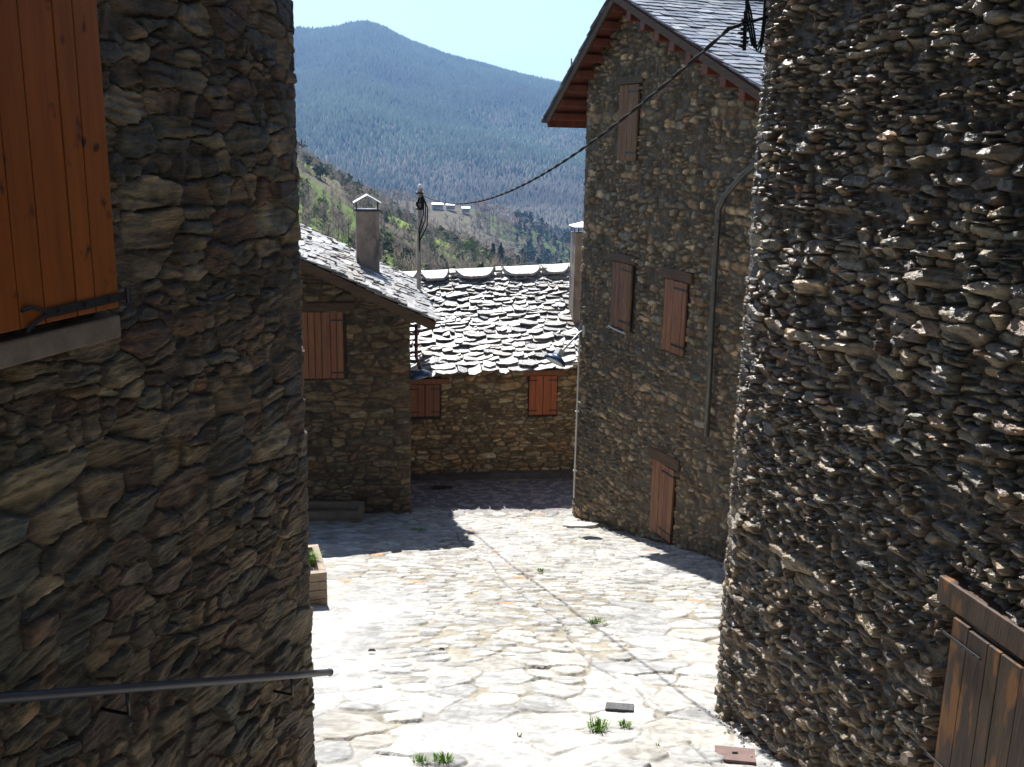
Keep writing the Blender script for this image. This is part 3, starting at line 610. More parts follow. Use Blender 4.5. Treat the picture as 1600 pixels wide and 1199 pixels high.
# ------------------------------------------------------------------ roofs of stone slabs
def slab_roof(name, m, parent, o0, ev, sv_, width, length, rowstep, slabw, th, seed, pal, irregular=1.0, lift=.02, round_=1.0, taper=0.0):
    """o0 = eave corner, ev = unit along the eave, sv_ = unit up the slope; every slab a thick irregular plate"""
    rg = random.Random(seed); mb = MB(); o0, ev, sv_ = map(lambda q: np.array(q, float), (o0, ev, sv_)); nrm = np.cross(ev, sv_); nrm = nrm if nrm[2] > 0 else -nrm
    y = -.04; row = 0
    while y < length - rowstep * .4:
        k_ = 1 - taper * min(1, y / length * 1.15); x = -rg.uniform(0, slabw); hstep = rowstep * k_ * rg.uniform(1 - .25 * irregular, 1 + .25 * irregular)
        while x < width:
            w_ = slabw * k_ * rg.uniform(1 - .55 * irregular, 1 + .7 * irregular); xa, xb = max(x, -.03 * rg.random()), min(x + w_, width + .03 * rg.random())
            if xb - xa > .05:
                ln = rowstep * k_ * 2.3 * rg.uniform(.9, 1.15); dy = rg.uniform(-.45, .45) * hstep * irregular; t = th * rg.uniform(1 - .35 * irregular, 1 + .5 * irregular)
                cx = (xa + xb) / 2; hw = (xb - xa) / 2 - .004; pts = []
                nb = 7
                for k in range(nb):
                    q = -1 + 2 * k / (nb - 1); bow = round_ * (1 - abs(q) ** 2.4)
                    pts.append((cx + hw * q + rg.uniform(-.01, .01) * irregular, y + dy - bow * hstep * .38 + rg.uniform(-.018, .018) * irregular))
                pts += [(cx + hw * .96, min(y + dy + ln, length + .05)), (cx - hw * .96, min(y + dy + ln, length + .05))]
                base = lift * rg.uniform(.8, 1.3) + rg.uniform(0, .012) * irregular; tw = rg.uniform(-.02, .02) * irregular
                c = rg.choice(pal); br = rg.uniform(.7, 1.25); c = tuple(q * br for q in c); vs = []
                for lay in (0, 1):
                    for (px, py) in pts:
                        f = (py - y - dy) / ln; zz = base * 1.9 * (1 - f) + .004 + tw * (px - cx) / max(hw, .01) + lay * t
                        vs.append(o0 + ev * px + sv_ * py + nrm * zz)
                k = len(pts); fs = [tuple(range(k))[::-1], tuple(range(k, 2 * k))] + [(i, (i + 1) % k, k + (i + 1) % k, k + i) for i in range(k)]
                # orientation independent of handedness
                mb.add(vs, fs, c)
            x += w_
        y += hstep; row += 1
    return mb.build(name, m, parent)
SLABS = [(.24, .235, .225), (.19, .19, .185), (.28, .27, .25), (.14, .137, .132), (.23, .20, .165)]
SLATES = [(.16, .18, .21), (.20, .22, .25), (.13, .15, .17), (.24, .25, .26)]
def quad_slab(mb, a_, b_, c, d, th, col=(1, 1, 1)):
    a_, b_, c, d = [np.array(q, float) for q in (a_, b_, c, d)]; n = np.cross(b_ - a_, d - a_); n /= np.linalg.norm(n); n = n if n[2] > 0 else -n
    vs = [a_, b_, c, d] + [q - n * th for q in (a_, b_, c, d)]; mb.add(vs, [(0, 1, 2, 3), (7, 6, 5, 4), (0, 4, 5, 1), (1, 5, 6, 2), (2, 6, 7, 3), (3, 7, 4, 0)], col)

# ------------------------------------------------------------------ near left house
def left_house():
    fr = Frame((-.975, 4.6), 16, 1); root = thing('stone_house', (-1.6, 2.6, -3.2), 'dark brown rubble stone house at the left edge, with an orange varnished shutter', 'house')
    A = fr.P(-7, 0, 0)[:2]; B = fr.P(0, 0, 0)[:2]; Cc = fr.P(0, -5, 0)[:2]; D = fr.P(-7, -5, 0)[:2]
    # travel B->A with outward right?  right of travel A->B is the street side
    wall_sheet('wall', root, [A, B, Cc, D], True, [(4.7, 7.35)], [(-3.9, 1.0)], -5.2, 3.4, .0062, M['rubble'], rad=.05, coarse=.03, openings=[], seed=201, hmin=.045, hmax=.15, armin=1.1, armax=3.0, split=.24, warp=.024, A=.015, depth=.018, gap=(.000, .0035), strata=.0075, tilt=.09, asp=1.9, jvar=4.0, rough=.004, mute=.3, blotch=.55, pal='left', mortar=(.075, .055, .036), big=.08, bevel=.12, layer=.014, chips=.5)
    # roof slab well above the picture
    mb = MB(); quad_slab(mb, fr.P(-7.3, .3, 3.3), fr.P(.3, .3, 3.3), fr.P(.3, -2.5, 4.6), fr.P(-7.3, -2.5, 4.6), .12); quad_slab(mb, fr.P(-7.3, -5.3, 3.3), fr.P(.3, -5.3, 3.3), fr.P(.3, -2.5, 4.6), fr.P(-7.3, -2.5, 4.6), .12); mb.build('roof', M['slab'], root)
    # the open shutter lies flat against the wall
    sh = planks(fr, -2.45, -1.395, -.548, 1.15, .035, .028, 10, 3, 0, .10, .006).build('shutter', M['pine'], root, bevel=.002); sh['label'] = 'orange varnished pine shutter with dark knots'
    mb = strap_hinge(fr, -1.355, -1.74, -.515, .064, .028, -.004)
    mb.tube([fr.P(-1.73, .068, -.513), fr.P(-1.79, .07, -.492), fr.P(-1.83, .07, -.496)], .006, 6); mb.tube([fr.P(-1.73, .068, -.522), fr.P(-1.79, .07, -.542), fr.P(-1.82, .07, -.56)], .006, 6)
    mb.build('hinge', M['iron'], sh)
    mb = MB(); fbox(mb, fr, -2.7, -1.375, -.02, .05, -.655, -.578); mb.build('window_sill', M['cement'], root, bevel=.008)
    mb = MB(); mb.tube([fr.P(-.86, .0, -.60), fr.P(-.86, .06, -.61), fr.P(-.80, .075, -.60), fr.P(-.74, .08, -.585)], .008, 6); mb.tube([fr.P(-.86, .06, -.61), fr.P(-.9, .07, -.597)], .009, 6); mb.build('shutter_catch', M['iron'], root)
left_house()
def handrail():
    fr = Frame((-.975, 4.6), 16, 1); o0 = fr.P(-2.1, .10, -1.66)
    root = thing('handrail', o0, 'dark grey round metal handrail running along the left house wall', 'handrail')
    a_ = at(-60, 1095, 2.72) ; b_ = fr.P(-.04, .10, -2.61)
    a_ = fr.P(-2.6, .10, -1.325); mid = [a_ + (b_ - a_) * t for t in np.linspace(0, 1, 8)]
    mb = MB(); mb.tube(mid, .017, 14); mb.tube([b_, b_ + (b_ - a_) / np.linalg.norm(b_ - a_) * .005], .0195, 14); mb.build('rail', M['pipe'], root, smooth=True)
    for u in (-1.55, -.42):
        c = a_ + (b_ - a_) * ((u + 2.6) / 2.56); w_ = fr.P(u, -.03, c[2] - .10); mb = MB(); mb.tube([c - [0, 0, .015], c - [0, 0, .10], w_], .007, 8); mb.build('bracket', M['iron'], root, smooth=True)
handrail()

# ------------------------------------------------------------------ near right house
NR = Frame((1.497, 6.472), -12.7, -1)
def right_house():
    fr = NR; root = thing('stone_house', (2.2, 4.0, -3.4), 'rough sparkling grey schist house at the right edge, sunlight grazing its stones', 'house')
    A = fr.P(-8, 0, 0)[:2]; B = fr.P(0, 0, 0)[:2]; Cc = fr.P(0, -5.5, 0)[:2]; D = fr.P(-8, -5.5, 0)[:2]
    # outward must be right of travel: B -> A -> D -> C
    wall_sheet('wall', root, [Cc, B, A, D], True, [(5.15, 8.75)], [(-4.3, 1.7)], -5.4, 3.6, .0068, M['rubble_glint'], rad=.06, smooth=False, coarse=.03, openings=[(5.5 + 2.33, 5.5 + 3.7, -3.1, -1.88, .07)], seed=305, hmin=.022, hmax=.080, armin=1.5, armax=3.8, split=.22, warp=.022, A=.034, depth=.036, gap=(.000, .004), strata=.013, tilt=.20, bevel=.06, asp=2.7, rough=.0095, mute=.25, jvar=4.0, blotch=.45, layer=.022, chips=.7, pal='near', mortar=(.060, .042, .025), big=.08)
    mb = MB(); quad_slab(mb, fr.P(-8.3, .3, 3.5), fr.P(.3, .3, 3.5), fr.P(.3, -2.7, 4.8), fr.P(-8.3, -2.7, 4.8), .12); quad_slab(mb, fr.P(-8.3, -5.8, 3.5), fr.P(.3, -5.8, 3.5), fr.P(.3, -2.7, 4.8), fr.P(-8.3, -2.7, 4.8), .12); mb.build('roof', M['slab'], root)
    mb = MB(); fbox(mb, fr, -3.7, -2.31, -.05, .045, -1.99, -1.87); mb.build('lintel', M['stained_wood'], root, bevel=.006)
    sh = planks(fr, -3.55, -2.455, -3.1, -2.01, .03, .028, 10, 9, .006, .22, .005).build('shutter', M['stained_wood'], root, bevel=.002); sh['label'] = 'dark stained plank shutter with worn orange patches'
    for z in (-2.10, -2.72): strap_hinge(fr, -2.40, -2.66, z, .06, .012).build('hinge', M['iron'], sh)
    # loose mortar plug beside the lower hinge
    mb = MB(); mb.tube([fr.P(-2.27, .02, -2.85), fr.P(-2.27, .075, -2.84)], [.045, .03], 9); mb.build('mortar_patch', M['cement'], root)
right_house()

# ------------------------------------------------------------------ far right house
FH = Frame((1.134, 17.24), -21, -1); RID_U, RID_Z, SL, SR_ = -1.55, 2.20, .717, .393
def gable_z(u): return np.where(u > RID_U, RID_Z - SL * (u - RID_U), RID_Z - SR_ * (RID_U - u))
def far_house():
    fr = FH; root = thing('stone_house', (3.0, 16.5, -6.3), 'tall gabled rubble stone house on the right with red rafters and wooden shutters', 'house')
    W_ = 8.6; A = fr.P(-W_, 0, 0)[:2]; B = fr.P(0, 0, 0)[:2]; Cc = fr.P(0, -7, 0)[:2]; D = fr.P(-W_, -7, 0)[:2]
    def zm(s):
        u = np.where(s < 7, 0, np.where(s < 7 + W_, -(s - 7), np.where(s < 14 + W_, -W_, -W_ + (s - 14 - W_)))); return gable_z(u) - .05
    ops = [(7 + 1.24, 7 + 2.08, -2.86, -1.74, .05), (7 + 2.98, 7 + 3.63, -2.92, -1.84, .05), (7 + 1.24, 7 + 1.92, -.2, .93, .05), (7 + 2.90, 7 + 3.60, -5.8, -4.6, .05)]
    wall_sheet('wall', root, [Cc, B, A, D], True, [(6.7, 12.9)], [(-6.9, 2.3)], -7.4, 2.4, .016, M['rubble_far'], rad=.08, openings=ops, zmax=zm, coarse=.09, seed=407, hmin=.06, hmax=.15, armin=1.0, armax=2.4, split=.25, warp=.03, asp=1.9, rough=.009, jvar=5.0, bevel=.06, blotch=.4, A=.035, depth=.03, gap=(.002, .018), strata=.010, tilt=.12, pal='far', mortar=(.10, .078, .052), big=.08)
    # roof: deck boards seen from below, rafters, barge boards, slates above
    g = .3; uL, uR = .92, -9.0; back = -7.4
    zL = float(gable_z(np.array(uL))); zR = float(gable_z(np.array(uR)))
    mb = MB(); quad_slab(mb, fr.P(RID_U, g, RID_Z + .02), fr.P(uL, g, zL + .02), fr.P(uL, back, zL + .02), fr.P(RID_U, back, RID_Z + .02), .03); quad_slab(mb, fr.P(RID_U, g, RID_Z + .02), fr.P(uR, g, zR + .02), fr.P(uR, back, zR + .02), fr.P(RID_U, back, RID_Z + .02), .03)
    roof = mb.build('roof', M['red_beam'], root)
    ev = fr.D(w=-1); s1 = fr.P(RID_U, 0, RID_Z) - fr.P(uL, 0, zL); l1 = np.linalg.norm(s1); s2 = fr.P(RID_U, 0, RID_Z) - fr.P(uR, 0, zR); l2 = np.linalg.norm(s2)
    slab_roof('slates', M['slate'], roof, fr.P(uL, g + .04, zL + .03), ev, s1 / l1, g - back, l1, .17, .27, .012, 5, SLATES, .22, .012, .25)
    slab_roof('slates', M['slate'], roof, fr.P(uR, g + .04, zR + .03), ev, s2 / l2, g - back, l2, .17, .27, .012, 6, SLATES, .22, .012, .25)
    for (ua, za, ub, zb, th) in ((uL, zL, RID_U, RID_Z, .10), (uR, zR, RID_U, RID_Z, .10)):
        mb = MB(); d = fr.P(ub, 0, zb) - fr.P(ua, 0, za); L_ = np.linalg.norm(d); d /= L_; nn = np.cross(fr.D(w=1), d); nn = nn if nn[2] > 0 else -nn
        mb.box(fr.P(ua, g + .002, za) - nn * (th + .01), d * L_, fr.D(w=.03), nn * th); mb.build('barge_board', M['beam'], roof)
    # left slope: horizontal outriggers under the verge (parallel to the ridge), eave boards
    n = 8
    for k in range(n):
        u = .70 - k * (2.15 / (n - 1)); z = float(gable_z(np.array(u))) - .03; mb = MB()
        mb.box(fr.P(u - .05, g - .02, z - .15), fr.D(u=.10), fr.D(w=-(g + .6)), fr.D(z=.12)); mb.build('rafter', M['red_beam'], roof, bevel=.012)
    for k in range(9):
        w_ = -.15 - k * .8; mb = MB(); z = float(gable_z(np.array(.8))) - .03; d = fr.P(-.1, 0, float(gable_z(np.array(-.1)))) - fr.P(.86, 0, float(gable_z(np.array(.86))))
        if k: mb.box(fr.P(.86, w_, float(gable_z(np.array(.86))) - .15), d, fr.D(w=-.10), fr.D(z=.11)); mb.build('rafter', M['red_beam'], roof, bevel=.012)
    for k in range(14):
        u = -1.95 - k * .44; z = float(gable_z(np.array(u))) - .03; mb = MB()
        mb.box(fr.P(u - .07, g - .03, z - .25), fr.D(u=.14), fr.D(w=-(g + .3)), fr.D(z=.21)); mb.build('rafter', M['red_beam'], roof, bevel=.015)
    mb = MB(); mb.box(fr.P(uL - .03, g, zL - .14), fr.D(u=.025), fr.D(w=back - g), fr.D(z=.13)); mb.build('eave_board', M['red_beam'], roof)
    mb = MB(); mb.tube([fr.P(uL + .05, g + .08, zL - .02), fr.P(uL + .05, back, zL - .04)], .05, 8); mb.build('gutter', M['gutter'], roof, smooth=True)
    # ridge tiles
    mb = MB()
    for k in range(16): mb.box(fr.P(RID_U - .13, g + .03 - k * .48, RID_Z + .05 + (k % 2) * .012), fr.D(u=.26), fr.D(w=-.5), fr.D(z=.02))
    mb.build('ridge_cap', M['gutter'], roof)
    # shutters and their lintels
    def win(nm, u0, u1, z0, z1, lin, n, seed, m, label, tiltz=0.0, hinges=True, w0=-.012):
        sh = planks(fr, u0, u1, z0, z1, w0, .03, n, seed, .004, .2, .008).build(nm, m, root, bevel=.003); sh['label'] = label
        mb = MB(); c = np.array((u0 + u1) / 2); mb.box(fr.P(u0 - .13, -.04, z1 + .012 - tiltz), fr.D(u=u1 - u0 + .26, z=tiltz * 2), fr.D(w=.075), fr.D(z=lin), (1, 1, 1)); mb.build('lintel', M['beam'], root, bevel=.012)
        if hinges:
            for z in (z0 + .12, z1 - .1): strap_hinge(fr, u0 - .02, u0 + (u1 - u0) * .55, z, w0 + .03, .03).build('hinge', M['iron'], sh)
        return sh
    win('shutter', -1.95, -1.28, -2.84, -1.80, .13, 5, 31, M['old_wood'], 'faded narrow plank shutter, left of the two middle ones')
    win('shutter', -3.62, -3.0, -2.90, -1.86, .15, 5, 32, M['door_wood'], 'red brown plank shutter, right of the two middle ones')
    win('shutter', -1.90, -1.27, -.22, .90, .12, 4, 33, M['old_wood'], 'tall faded plank shutter under the gable')
    win('door', -3.58, -2.93, -5.75, -4.62, .17, 5, 34, M['door_wood'], 'small red brown plank door at street level', -.02)
    mb = MB(); mb.tube([fr.P(-1.24, .02, -2.87), fr.P(-1.5, .05, -2.875), fr.P(-1.9, .05, -2.885)], .012, 6); mb.build('window_sill', M['conduit'], root)
    # zinc downpipe with an offset elbow
    mb = MB(); mb.tube([fr.P(-5.3, .14, -.15), fr.P(-5.0, .13, -.30), fr.P(-4.55, .10, -.60), fr.P(-4.42, .09, -.78), fr.P(-4.42, .09, -1.6), fr.P(-4.46, .09, -2.75), fr.P(-4.50, .09, -3.82)], .037, 12)
    for z, u in ((-.92, -4.42), (-2.55, -4.45)): mb.tube([fr.P(u, .09, z), fr.P(u, .09, z - .05)], .045, 12)
    mb.build('downpipe', M['zinc'], root, smooth=True)
    # pale conduit down the corner
    mb = MB(); mb.tube([fr.P(.03, .05, -3.15), fr.P(-.10, .06, -3.14), fr.P(-.20, .06, -3.19), fr.P(-.225, .06, -3.3), fr.P(-.225, .06, -6.2)], .016, 8)
    for z in (-3.5, -4.6, -5.7): mb.box(fr.P(-.26, .03, z), fr.D(u=.07), fr.D(w=.05), fr.D(z=.025))
    mb.build('conduit', M['conduit'], root, smooth=True)
far_house()

# television aerial behind the left verge
b_ = at(892, 121, 19.0); root = thing('tv_aerial', b_ - [0, 0, .4], 'small rake shaped television aerial over the left edge of the gabled roof', 'aerial')
mb = MB(); mb.tube([b_ - [0, 0, .45], b_ + [0, 0, .33]], .012, 6); mb.build('mast', M['iron'], root)
mb = MB()
for k in range(6): mb.tube([b_ + [.0, 0, .33 - k * .05], b_ + [.34 - k * .02, -.02, .35 - k * .05]], .006, 5)
mb.build('rake', M['tin'], root)

# ------------------------------------------------------------------ small house on the left
SH = Frame((-1.79, 17.05), 80, 1)
def small_house():
    fr = SH; root = thing('stone_house', (-4.0, 18.5, -6.8), 'low dark stone house on the left with a slab roof, chimney and red plank shutter', 'house')
    W_ = 5.6; A = fr.P(-W_, 0, 0)[:2]; B = fr.P(0, 0, 0)[:2]; Cc = fr.P(0, -3.3, 0)[:2]; D = fr.P(-W_, -3.3, 0)[:2]
    t = .485; ruu = -2.95; ez = -2.87
    eT = at(682, 503, 15.85); uE = float((eT[:2] - fr.p) @ fr.d); wF = float((eT[:2] - fr.p) @ fr.n); zE = float(eT[2])
    def rz(u): return np.where(u > ruu, zE + t * (uE - u), zE + t * (uE - ruu) - t * (ruu - u))
    def zm(s):
        u = np.where(s < W_, -W_ + s, np.where(s < W_ + 3.3, 0, np.where(s < 2 * W_ + 3.3, -(s - W_ - 3.3), -W_))); return rz(u) - .12
    wall_sheet('wall', root, [A, B, Cc, D], True, [(3.4, 5.9)], [(-7.0, -1.5)], -7.4, -.9, .018, M['rubble_far'], rad=.07, openings=[(W_ - 2.15, W_ - 1.10, -4.05, -2.88, .04)], zmax=zm, coarse=.09, seed=511, hmin=.08, hmax=.19, armin=1.4, armax=3.6, split=.25, warp=.026, asp=2.2, rough=.010, jvar=5.0, A=.03, depth=.025, gap=(.001, .016), strata=.010, tilt=.09, pal='small', mortar=(.07, .052, .035), big=.08, batter=-.0)
    bk = -3.65; mb = MB(); ru = ruu; rzz = float(rz(np.array(ru))); uW = 2 * ruu - uE
    quad_slab(mb, fr.P(ru, wF, rzz - .02), fr.P(uE, wF, zE - .02), fr.P(uE, bk, zE - .02), fr.P(ru, bk, rzz - .02), .035); quad_slab(mb, fr.P(ru, wF, rzz - .02), fr.P(uW, wF, zE - .02), fr.P(uW, bk, zE - .02), fr.P(ru, bk, rzz - .02), .035)
    roof = mb.build('roof', M['beam'], root)
    s1 = fr.P(ru, 0, rzz) - fr.P(uE, 0, zE); L_ = np.linalg.norm(s1); s2 = fr.P(ru, 0, rzz) - fr.P(uW, 0, zE)
    slab_roof('slabs', M['slab'], roof, fr.P(uE, wF + .03, zE), fr.D(w=-1), s1 / L_, wF - bk + .03, L_, .12, .21, .018, 15, SLABS, .8, .012, .8)
    slab_roof('slabs', M['slab'], roof, fr.P(uW, wF + .03, zE), fr.D(w=-1), s2 / L_, wF - bk + .03, L_, .2, .3, .022, 16, SLABS, .8, .012, .8)
    d = s1 / L_; nn = np.cross(fr.D(w=1), d); nn = nn if nn[2] > 0 else -nn
    mb = MB(); mb.box(fr.P(uE, wF - .03, zE - .03) - nn * .13, d * L_, fr.D(w=.028), nn * .12); mb.build('barge_board', M['beam'], roof)
    for u in (-.10, -.95, -1.75, -2.5):
        z = float(rz(np.array(u))) - .06; mb = MB(); mb.tube([fr.P(u, wF - .06, z - .10), fr.P(u, -.3, z - .10)], .075, 8); mb.build('purlin', M['beam'], roof)
    mb = MB(); mb.box(fr.P(uE - .10, wF - .02, zE - .13), fr.D(u=.07), fr.D(w=bk - wF + .05), fr.D(z=.08)); mb.build('eave_board', M['beam'], roof)
    sh = planks(fr, -1.86, -1.15, -4.02, -2.86, .0, .03, 6, 41, 0, .10, .012).build('shutter', M['red_wood'], root, bevel=.003); sh['label'] = 'red brown shutter of six broad planks'
    for z in (-3.0, -3.92): strap_hinge(fr, -1.13, -1.36, z, .032, .03).build('hinge', M['iron'], sh)
    mb = MB(); fbox(mb, fr, -2.1, -.95, -.05, .03, -2.85, -2.70); mb.build('lintel', M['beam'], root, bevel=.012)
    # rendered chimney through the roof, tin gable cap on four posts
    cY = 18.55; cb = at(575, 432, cY); cw = .21; ct = float(at(575, 329, cY)[2]); print('roof plane z', float(rz(np.array(float((cb[:2] - fr.p) @ fr.d)))), 'chimney base z', cb[2]); ch = MB()
    o_ = fr.D(u=1); n_ = fr.D(w=1); c0 = np.array([cb[0], cb[1], 0])
    ch.box(c0 - o_ * cw - n_ * .2 + [0, 0, cb[2] - .45], o_ * cw * 2, n_ * .4, (0, 0, ct - cb[2] + .45)); chim = ch.build('chimney', M['render'], root, bevel=.012)
    mb = MB(); mb.box(c0 - o_ * (cw + .02) - n_ * .22 + [0, 0, ct], o_ * (cw * 2 + .04), n_ * .44, (0, 0, .025)); mb.build('cap_plate', M['iron'], chim)
    for a2 in (-1, 1):
        for b2 in (-1, 1): mb = MB(); q = c0 + o_ * a2 * (cw - .015) + n_ * b2 * .18; mb.tube([q + [0, 0, ct + .02], q + [0, 0, ct + .15]], .009, 6); mb.build('cap_post', M['iron'], chim)
    mb = MB(); ap = ct + .29
    for s_ in (-1, 1):
        p = c0 + [0, 0, ap]; q = c0 + o_ * s_ * (cw + .045) + [0, 0, ct + .145]
        quad_slab(mb, p - n_ * .25, p + n_ * .25, q + n_ * .25, q - n_ * .25, .006)
    mb.build('cap', M['tin'], chim)
    # iron pipe at the street corner that carries the lamp below the eave
    return fr, zE
SHF, SHE = small_house()
fr = SHF; c0 = fr.P(.14, -.35, -3.35)
root = thing('street_lamp', fr.P(.1, -.35, -3.9), 'blue shaded street lamp on a brown bracket at the corner of the low left house', 'street lamp')
mb = MB(); mb.tube([fr.P(.13, -.35, -3.15), fr.P(.13, -.35, -3.75), fr.P(.17, -.32, -3.86), fr.P(.19, -.28, -3.95)], .03, 8); mb.build('bracket', M['copper'], root, smooth=True)
def lamp_head(root, c, d, l=.42, r=.17, box=True):
    """shallow dish with a housing; c = centre, d = axis the dish opens along (down-ish)"""
    c = np.array(c, float); d = np.array(d, float); d /= np.linalg.norm(d)
    mb = MB(); mb.tube([c - d * .085, c - d * .07, c - d * .045, c - d * .01, c + d * .035, c + d * .04], [.05, .09, .13, r * .93, r, r * .96], 24, cap=True); mb.build('lamp_shade', M['lamp_shell'], root, smooth=True)
    mb = MB(); mb.tube([c + d * .041, c + d * .055], [r * .8, r * .6], 20); mb.build('lens', M['white'], root, smooth=True)
    x = np.cross(d, [0, 0, 1.]); x /= np.linalg.norm(x) + 1e-9; y = np.cross(d, x)
    if box: mb = MB(); mb.box(c - d * .20 - x * .06 - y * .06, x * .12, y * .12, d * .12); mb.build('housing', M['white'], root, bevel=.01)
lamp_head(root, fr.P(.20, -.12, -4.02), (.25, -.1, -1), r=.19, box=False)

# ------------------------------------------------------------------ cottage across the court
CT = Frame((1.30, 20.02), 80.5, 1)
def cottage():
    fr = CT; root = thing('stone_cottage', (0, 21.5, -6.9), 'low ochre stone cottage across the lane under a bright schist slab roof', 'cottage')
    W_ = 5.4; A = fr.P(-W_, 0, 0)[:2]; B = fr.P(.9, 0, 0)[:2]; Cc = fr.P(.9, -5.6, 0)[:2]; D = fr.P(-W_, -5.6, 0)[:2]
    eL = at(655, 584, 19.4); eR = at(900, 571, 19.75)
    zE = lambda u: np.interp(u, [-3.3, 0], [eL[2], eR[2]])
    z_at = lambda u: eR[2] + (eR[2] - eL[2]) / 3.2 * (u + 0.0)
    S0 = W_
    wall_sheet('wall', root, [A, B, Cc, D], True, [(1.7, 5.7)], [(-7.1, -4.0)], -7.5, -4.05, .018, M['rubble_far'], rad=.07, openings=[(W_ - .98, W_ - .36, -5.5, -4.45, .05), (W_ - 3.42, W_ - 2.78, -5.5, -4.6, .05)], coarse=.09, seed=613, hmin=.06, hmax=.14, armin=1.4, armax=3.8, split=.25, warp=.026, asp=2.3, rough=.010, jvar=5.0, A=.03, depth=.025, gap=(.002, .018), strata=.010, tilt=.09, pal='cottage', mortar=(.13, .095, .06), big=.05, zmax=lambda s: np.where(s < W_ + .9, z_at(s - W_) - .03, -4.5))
    ridge = at(760, 434, 22.6); rz = float(ridge[2]); depth = 2.75
    uA, uB = -W_ - .2, 1.0; wE = .32
    a_ = fr.P(uA, wE, z_at(uA) + .0); b_ = fr.P(uB, wE, z_at(uB)); c = fr.P(uB, -depth, rz + .12); d = fr.P(uA, -depth, rz - .16)
    mb = MB(); quad_slab(mb, a_ - fr.D(w=.14) + [0, 0, .03], b_ - fr.D(w=.14) + [0, 0, .03], c - [0, 0, .03], d - [0, 0, .03], .05); e1 = fr.P(uA, -2 * depth - wE, z_at(uA)); e2 = fr.P(uB, -2 * depth - wE, z_at(uB)); quad_slab(mb, d - [0, 0, .03], c - [0, 0, .03], e2, e1, .05); roof = mb.build('roof', M['slab'], root)
    ev = (b_ - a_); W2 = np.linalg.norm(ev); ev /= W2; sv_ = d - a_; L_ = np.linalg.norm(sv_); sv_ /= L_
    slab_roof('slabs', M['slab'], roof, a_, ev, sv_, W2, L_ * 1.0, .155, .34, .027, 21, SLABS, 1.2, .020, .85, .42)
    # big ridge slabs with small blocks between them
    rg = random.Random(8)
    us = [(-3.9, -3.05), (-2.98, -2.36), (-2.20, -1.33), (-1.12, -.26), (-.24, .40), (.5, .95), (-4.9, -4.0)]
    for (p, q) in us:
        mb = MB(); n = 16; pts = []; ex = rg.uniform(3.5, 6)
        for k in range(n + 1):
            f = -1 + 2 * k / n; pts.append(((p + q) / 2 + f * (q - p) / 2, .33 * (1 - abs(f) ** ex) + rg.uniform(-.015, .015)))
        vs = []; up = -sv_
        o_ = lambda u: d + ev * ((u - uA) / (uB - uA) * W2) + np.array([0, 0, .135])
        for lay in (0, 1):
            for (u, dn) in pts: vs.append(o_(u) + up * dn + np.array([0, 0, .02 + lay * .05]))
            for (u, dn) in (pts[-1], pts[0]): vs.append(o_(u) - fr.D(w=1) * .16 + np.array([0, 0, .0 + lay * .045]))
        k = len(pts) + 2; c_ = rg.uniform(.9, 1.15); mb.add(vs, [tuple(range(k))[::-1], tuple(range(k, 2 * k))] + [(i, (i + 1) % k, k + (i + 1) % k, k + i) for i in range(k)], (.31 * c_, .305 * c_, .29 * c_)); mb.build('ridge_slab', M['slab'], roof)
    for u in (-3.02, -2.27, -1.22, -.20, .42):
        mb = MB(); o_ = d + ev * ((u - uA) / (uB - uA) * W2) + np.array([0, 0, .13]) - sv_ * .02; s_ = .07 + rg.random() * .03; mb.box(o_ - ev * s_ - sv_ * .09, ev * s_ * 2, sv_ * .17, (0, 0, .055), (.30, .26, .21)); mb.build('ridge_block', M['slab'], roof, bevel=.015)
    # shutters
    def win(u0, u1, z0, z1, n, m, label, gap, lin0, lin1, lz, seed):
        hw = (u1 - u0) / 2; first = None
        for k in (0, 1):
            a2, b2 = u0 + k * hw + (.004 if k else 0), u0 + (k + 1) * hw - (.004 if not k else 0)
            sh = planks(fr, a2, b2, z0, z1, .0, .03, n, seed + k, 0, .06, gap).build('shutter', m, root, bevel=.002); sh['label'] = label[k]
            for z in (z0 + .09, z1 - .09): strap_hinge(fr, a2 if not k else b2, a2 + hw * .6 if not k else b2 - hw * .6, z, .032, .022).build('hinge', M['iron'], sh)
        mb = MB(); fbox(mb, fr, lin0, lin1, -.04, .06, lz, lz + .11); mb.build('lintel', M['red_wood'], root, bevel=.008)
    win(-.96, -.38, -5.44, -4.62, 2, M['orange_wood'], ('left leaf of the orange red double shutter', 'right leaf of the orange red double shutter'), .006, -1.08, -.24, -4.605, 51)
    win(-3.40, -2.80, -5.42, -4.76, 2, M['red_wood'], ('left leaf of the small red shutter beside the low house', 'right leaf of the small red shutter beside the low house'), .012, -3.7, -2.60, -4.745, 53)
    # rendered chimney at the right end of the roof
    cb = at(902, 468, 21.2); ct = float(at(902, 363, 21.2)[2]); c0 = np.array([cb[0] + .12, cb[1], 0]); o_ = fr.D(u=1); n_ = fr.D(w=1); mb = MB()
    mb.box(c0 - o_ * .26 - n_ * .24 + [0, 0, -4.6], o_ * .52, n_ * .48, (0, 0, ct + 4.6)); chim = mb.build('chimney', M['render'], root, bevel=.012)
    for a2 in (-1, 1):
        for b2 in (-1, 1): mb = MB(); q = c0 + o_ * a2 * .19 + n_ * b2 * .18; mb.tube([q + [0, 0, ct - .01], q + [0, 0, ct + .14]], .012, 6); mb.build('cap_post', M['iron'], chim)
    mb = MB(); ap = c0 + [0, 0, ct + .24]; cr = [c0 + o_ * a2 * .30 + n_ * b2 * .28 + [0, 0, ct + .13] for a2, b2 in ((-1, -1), (1, -1), (1, 1), (-1, 1))]
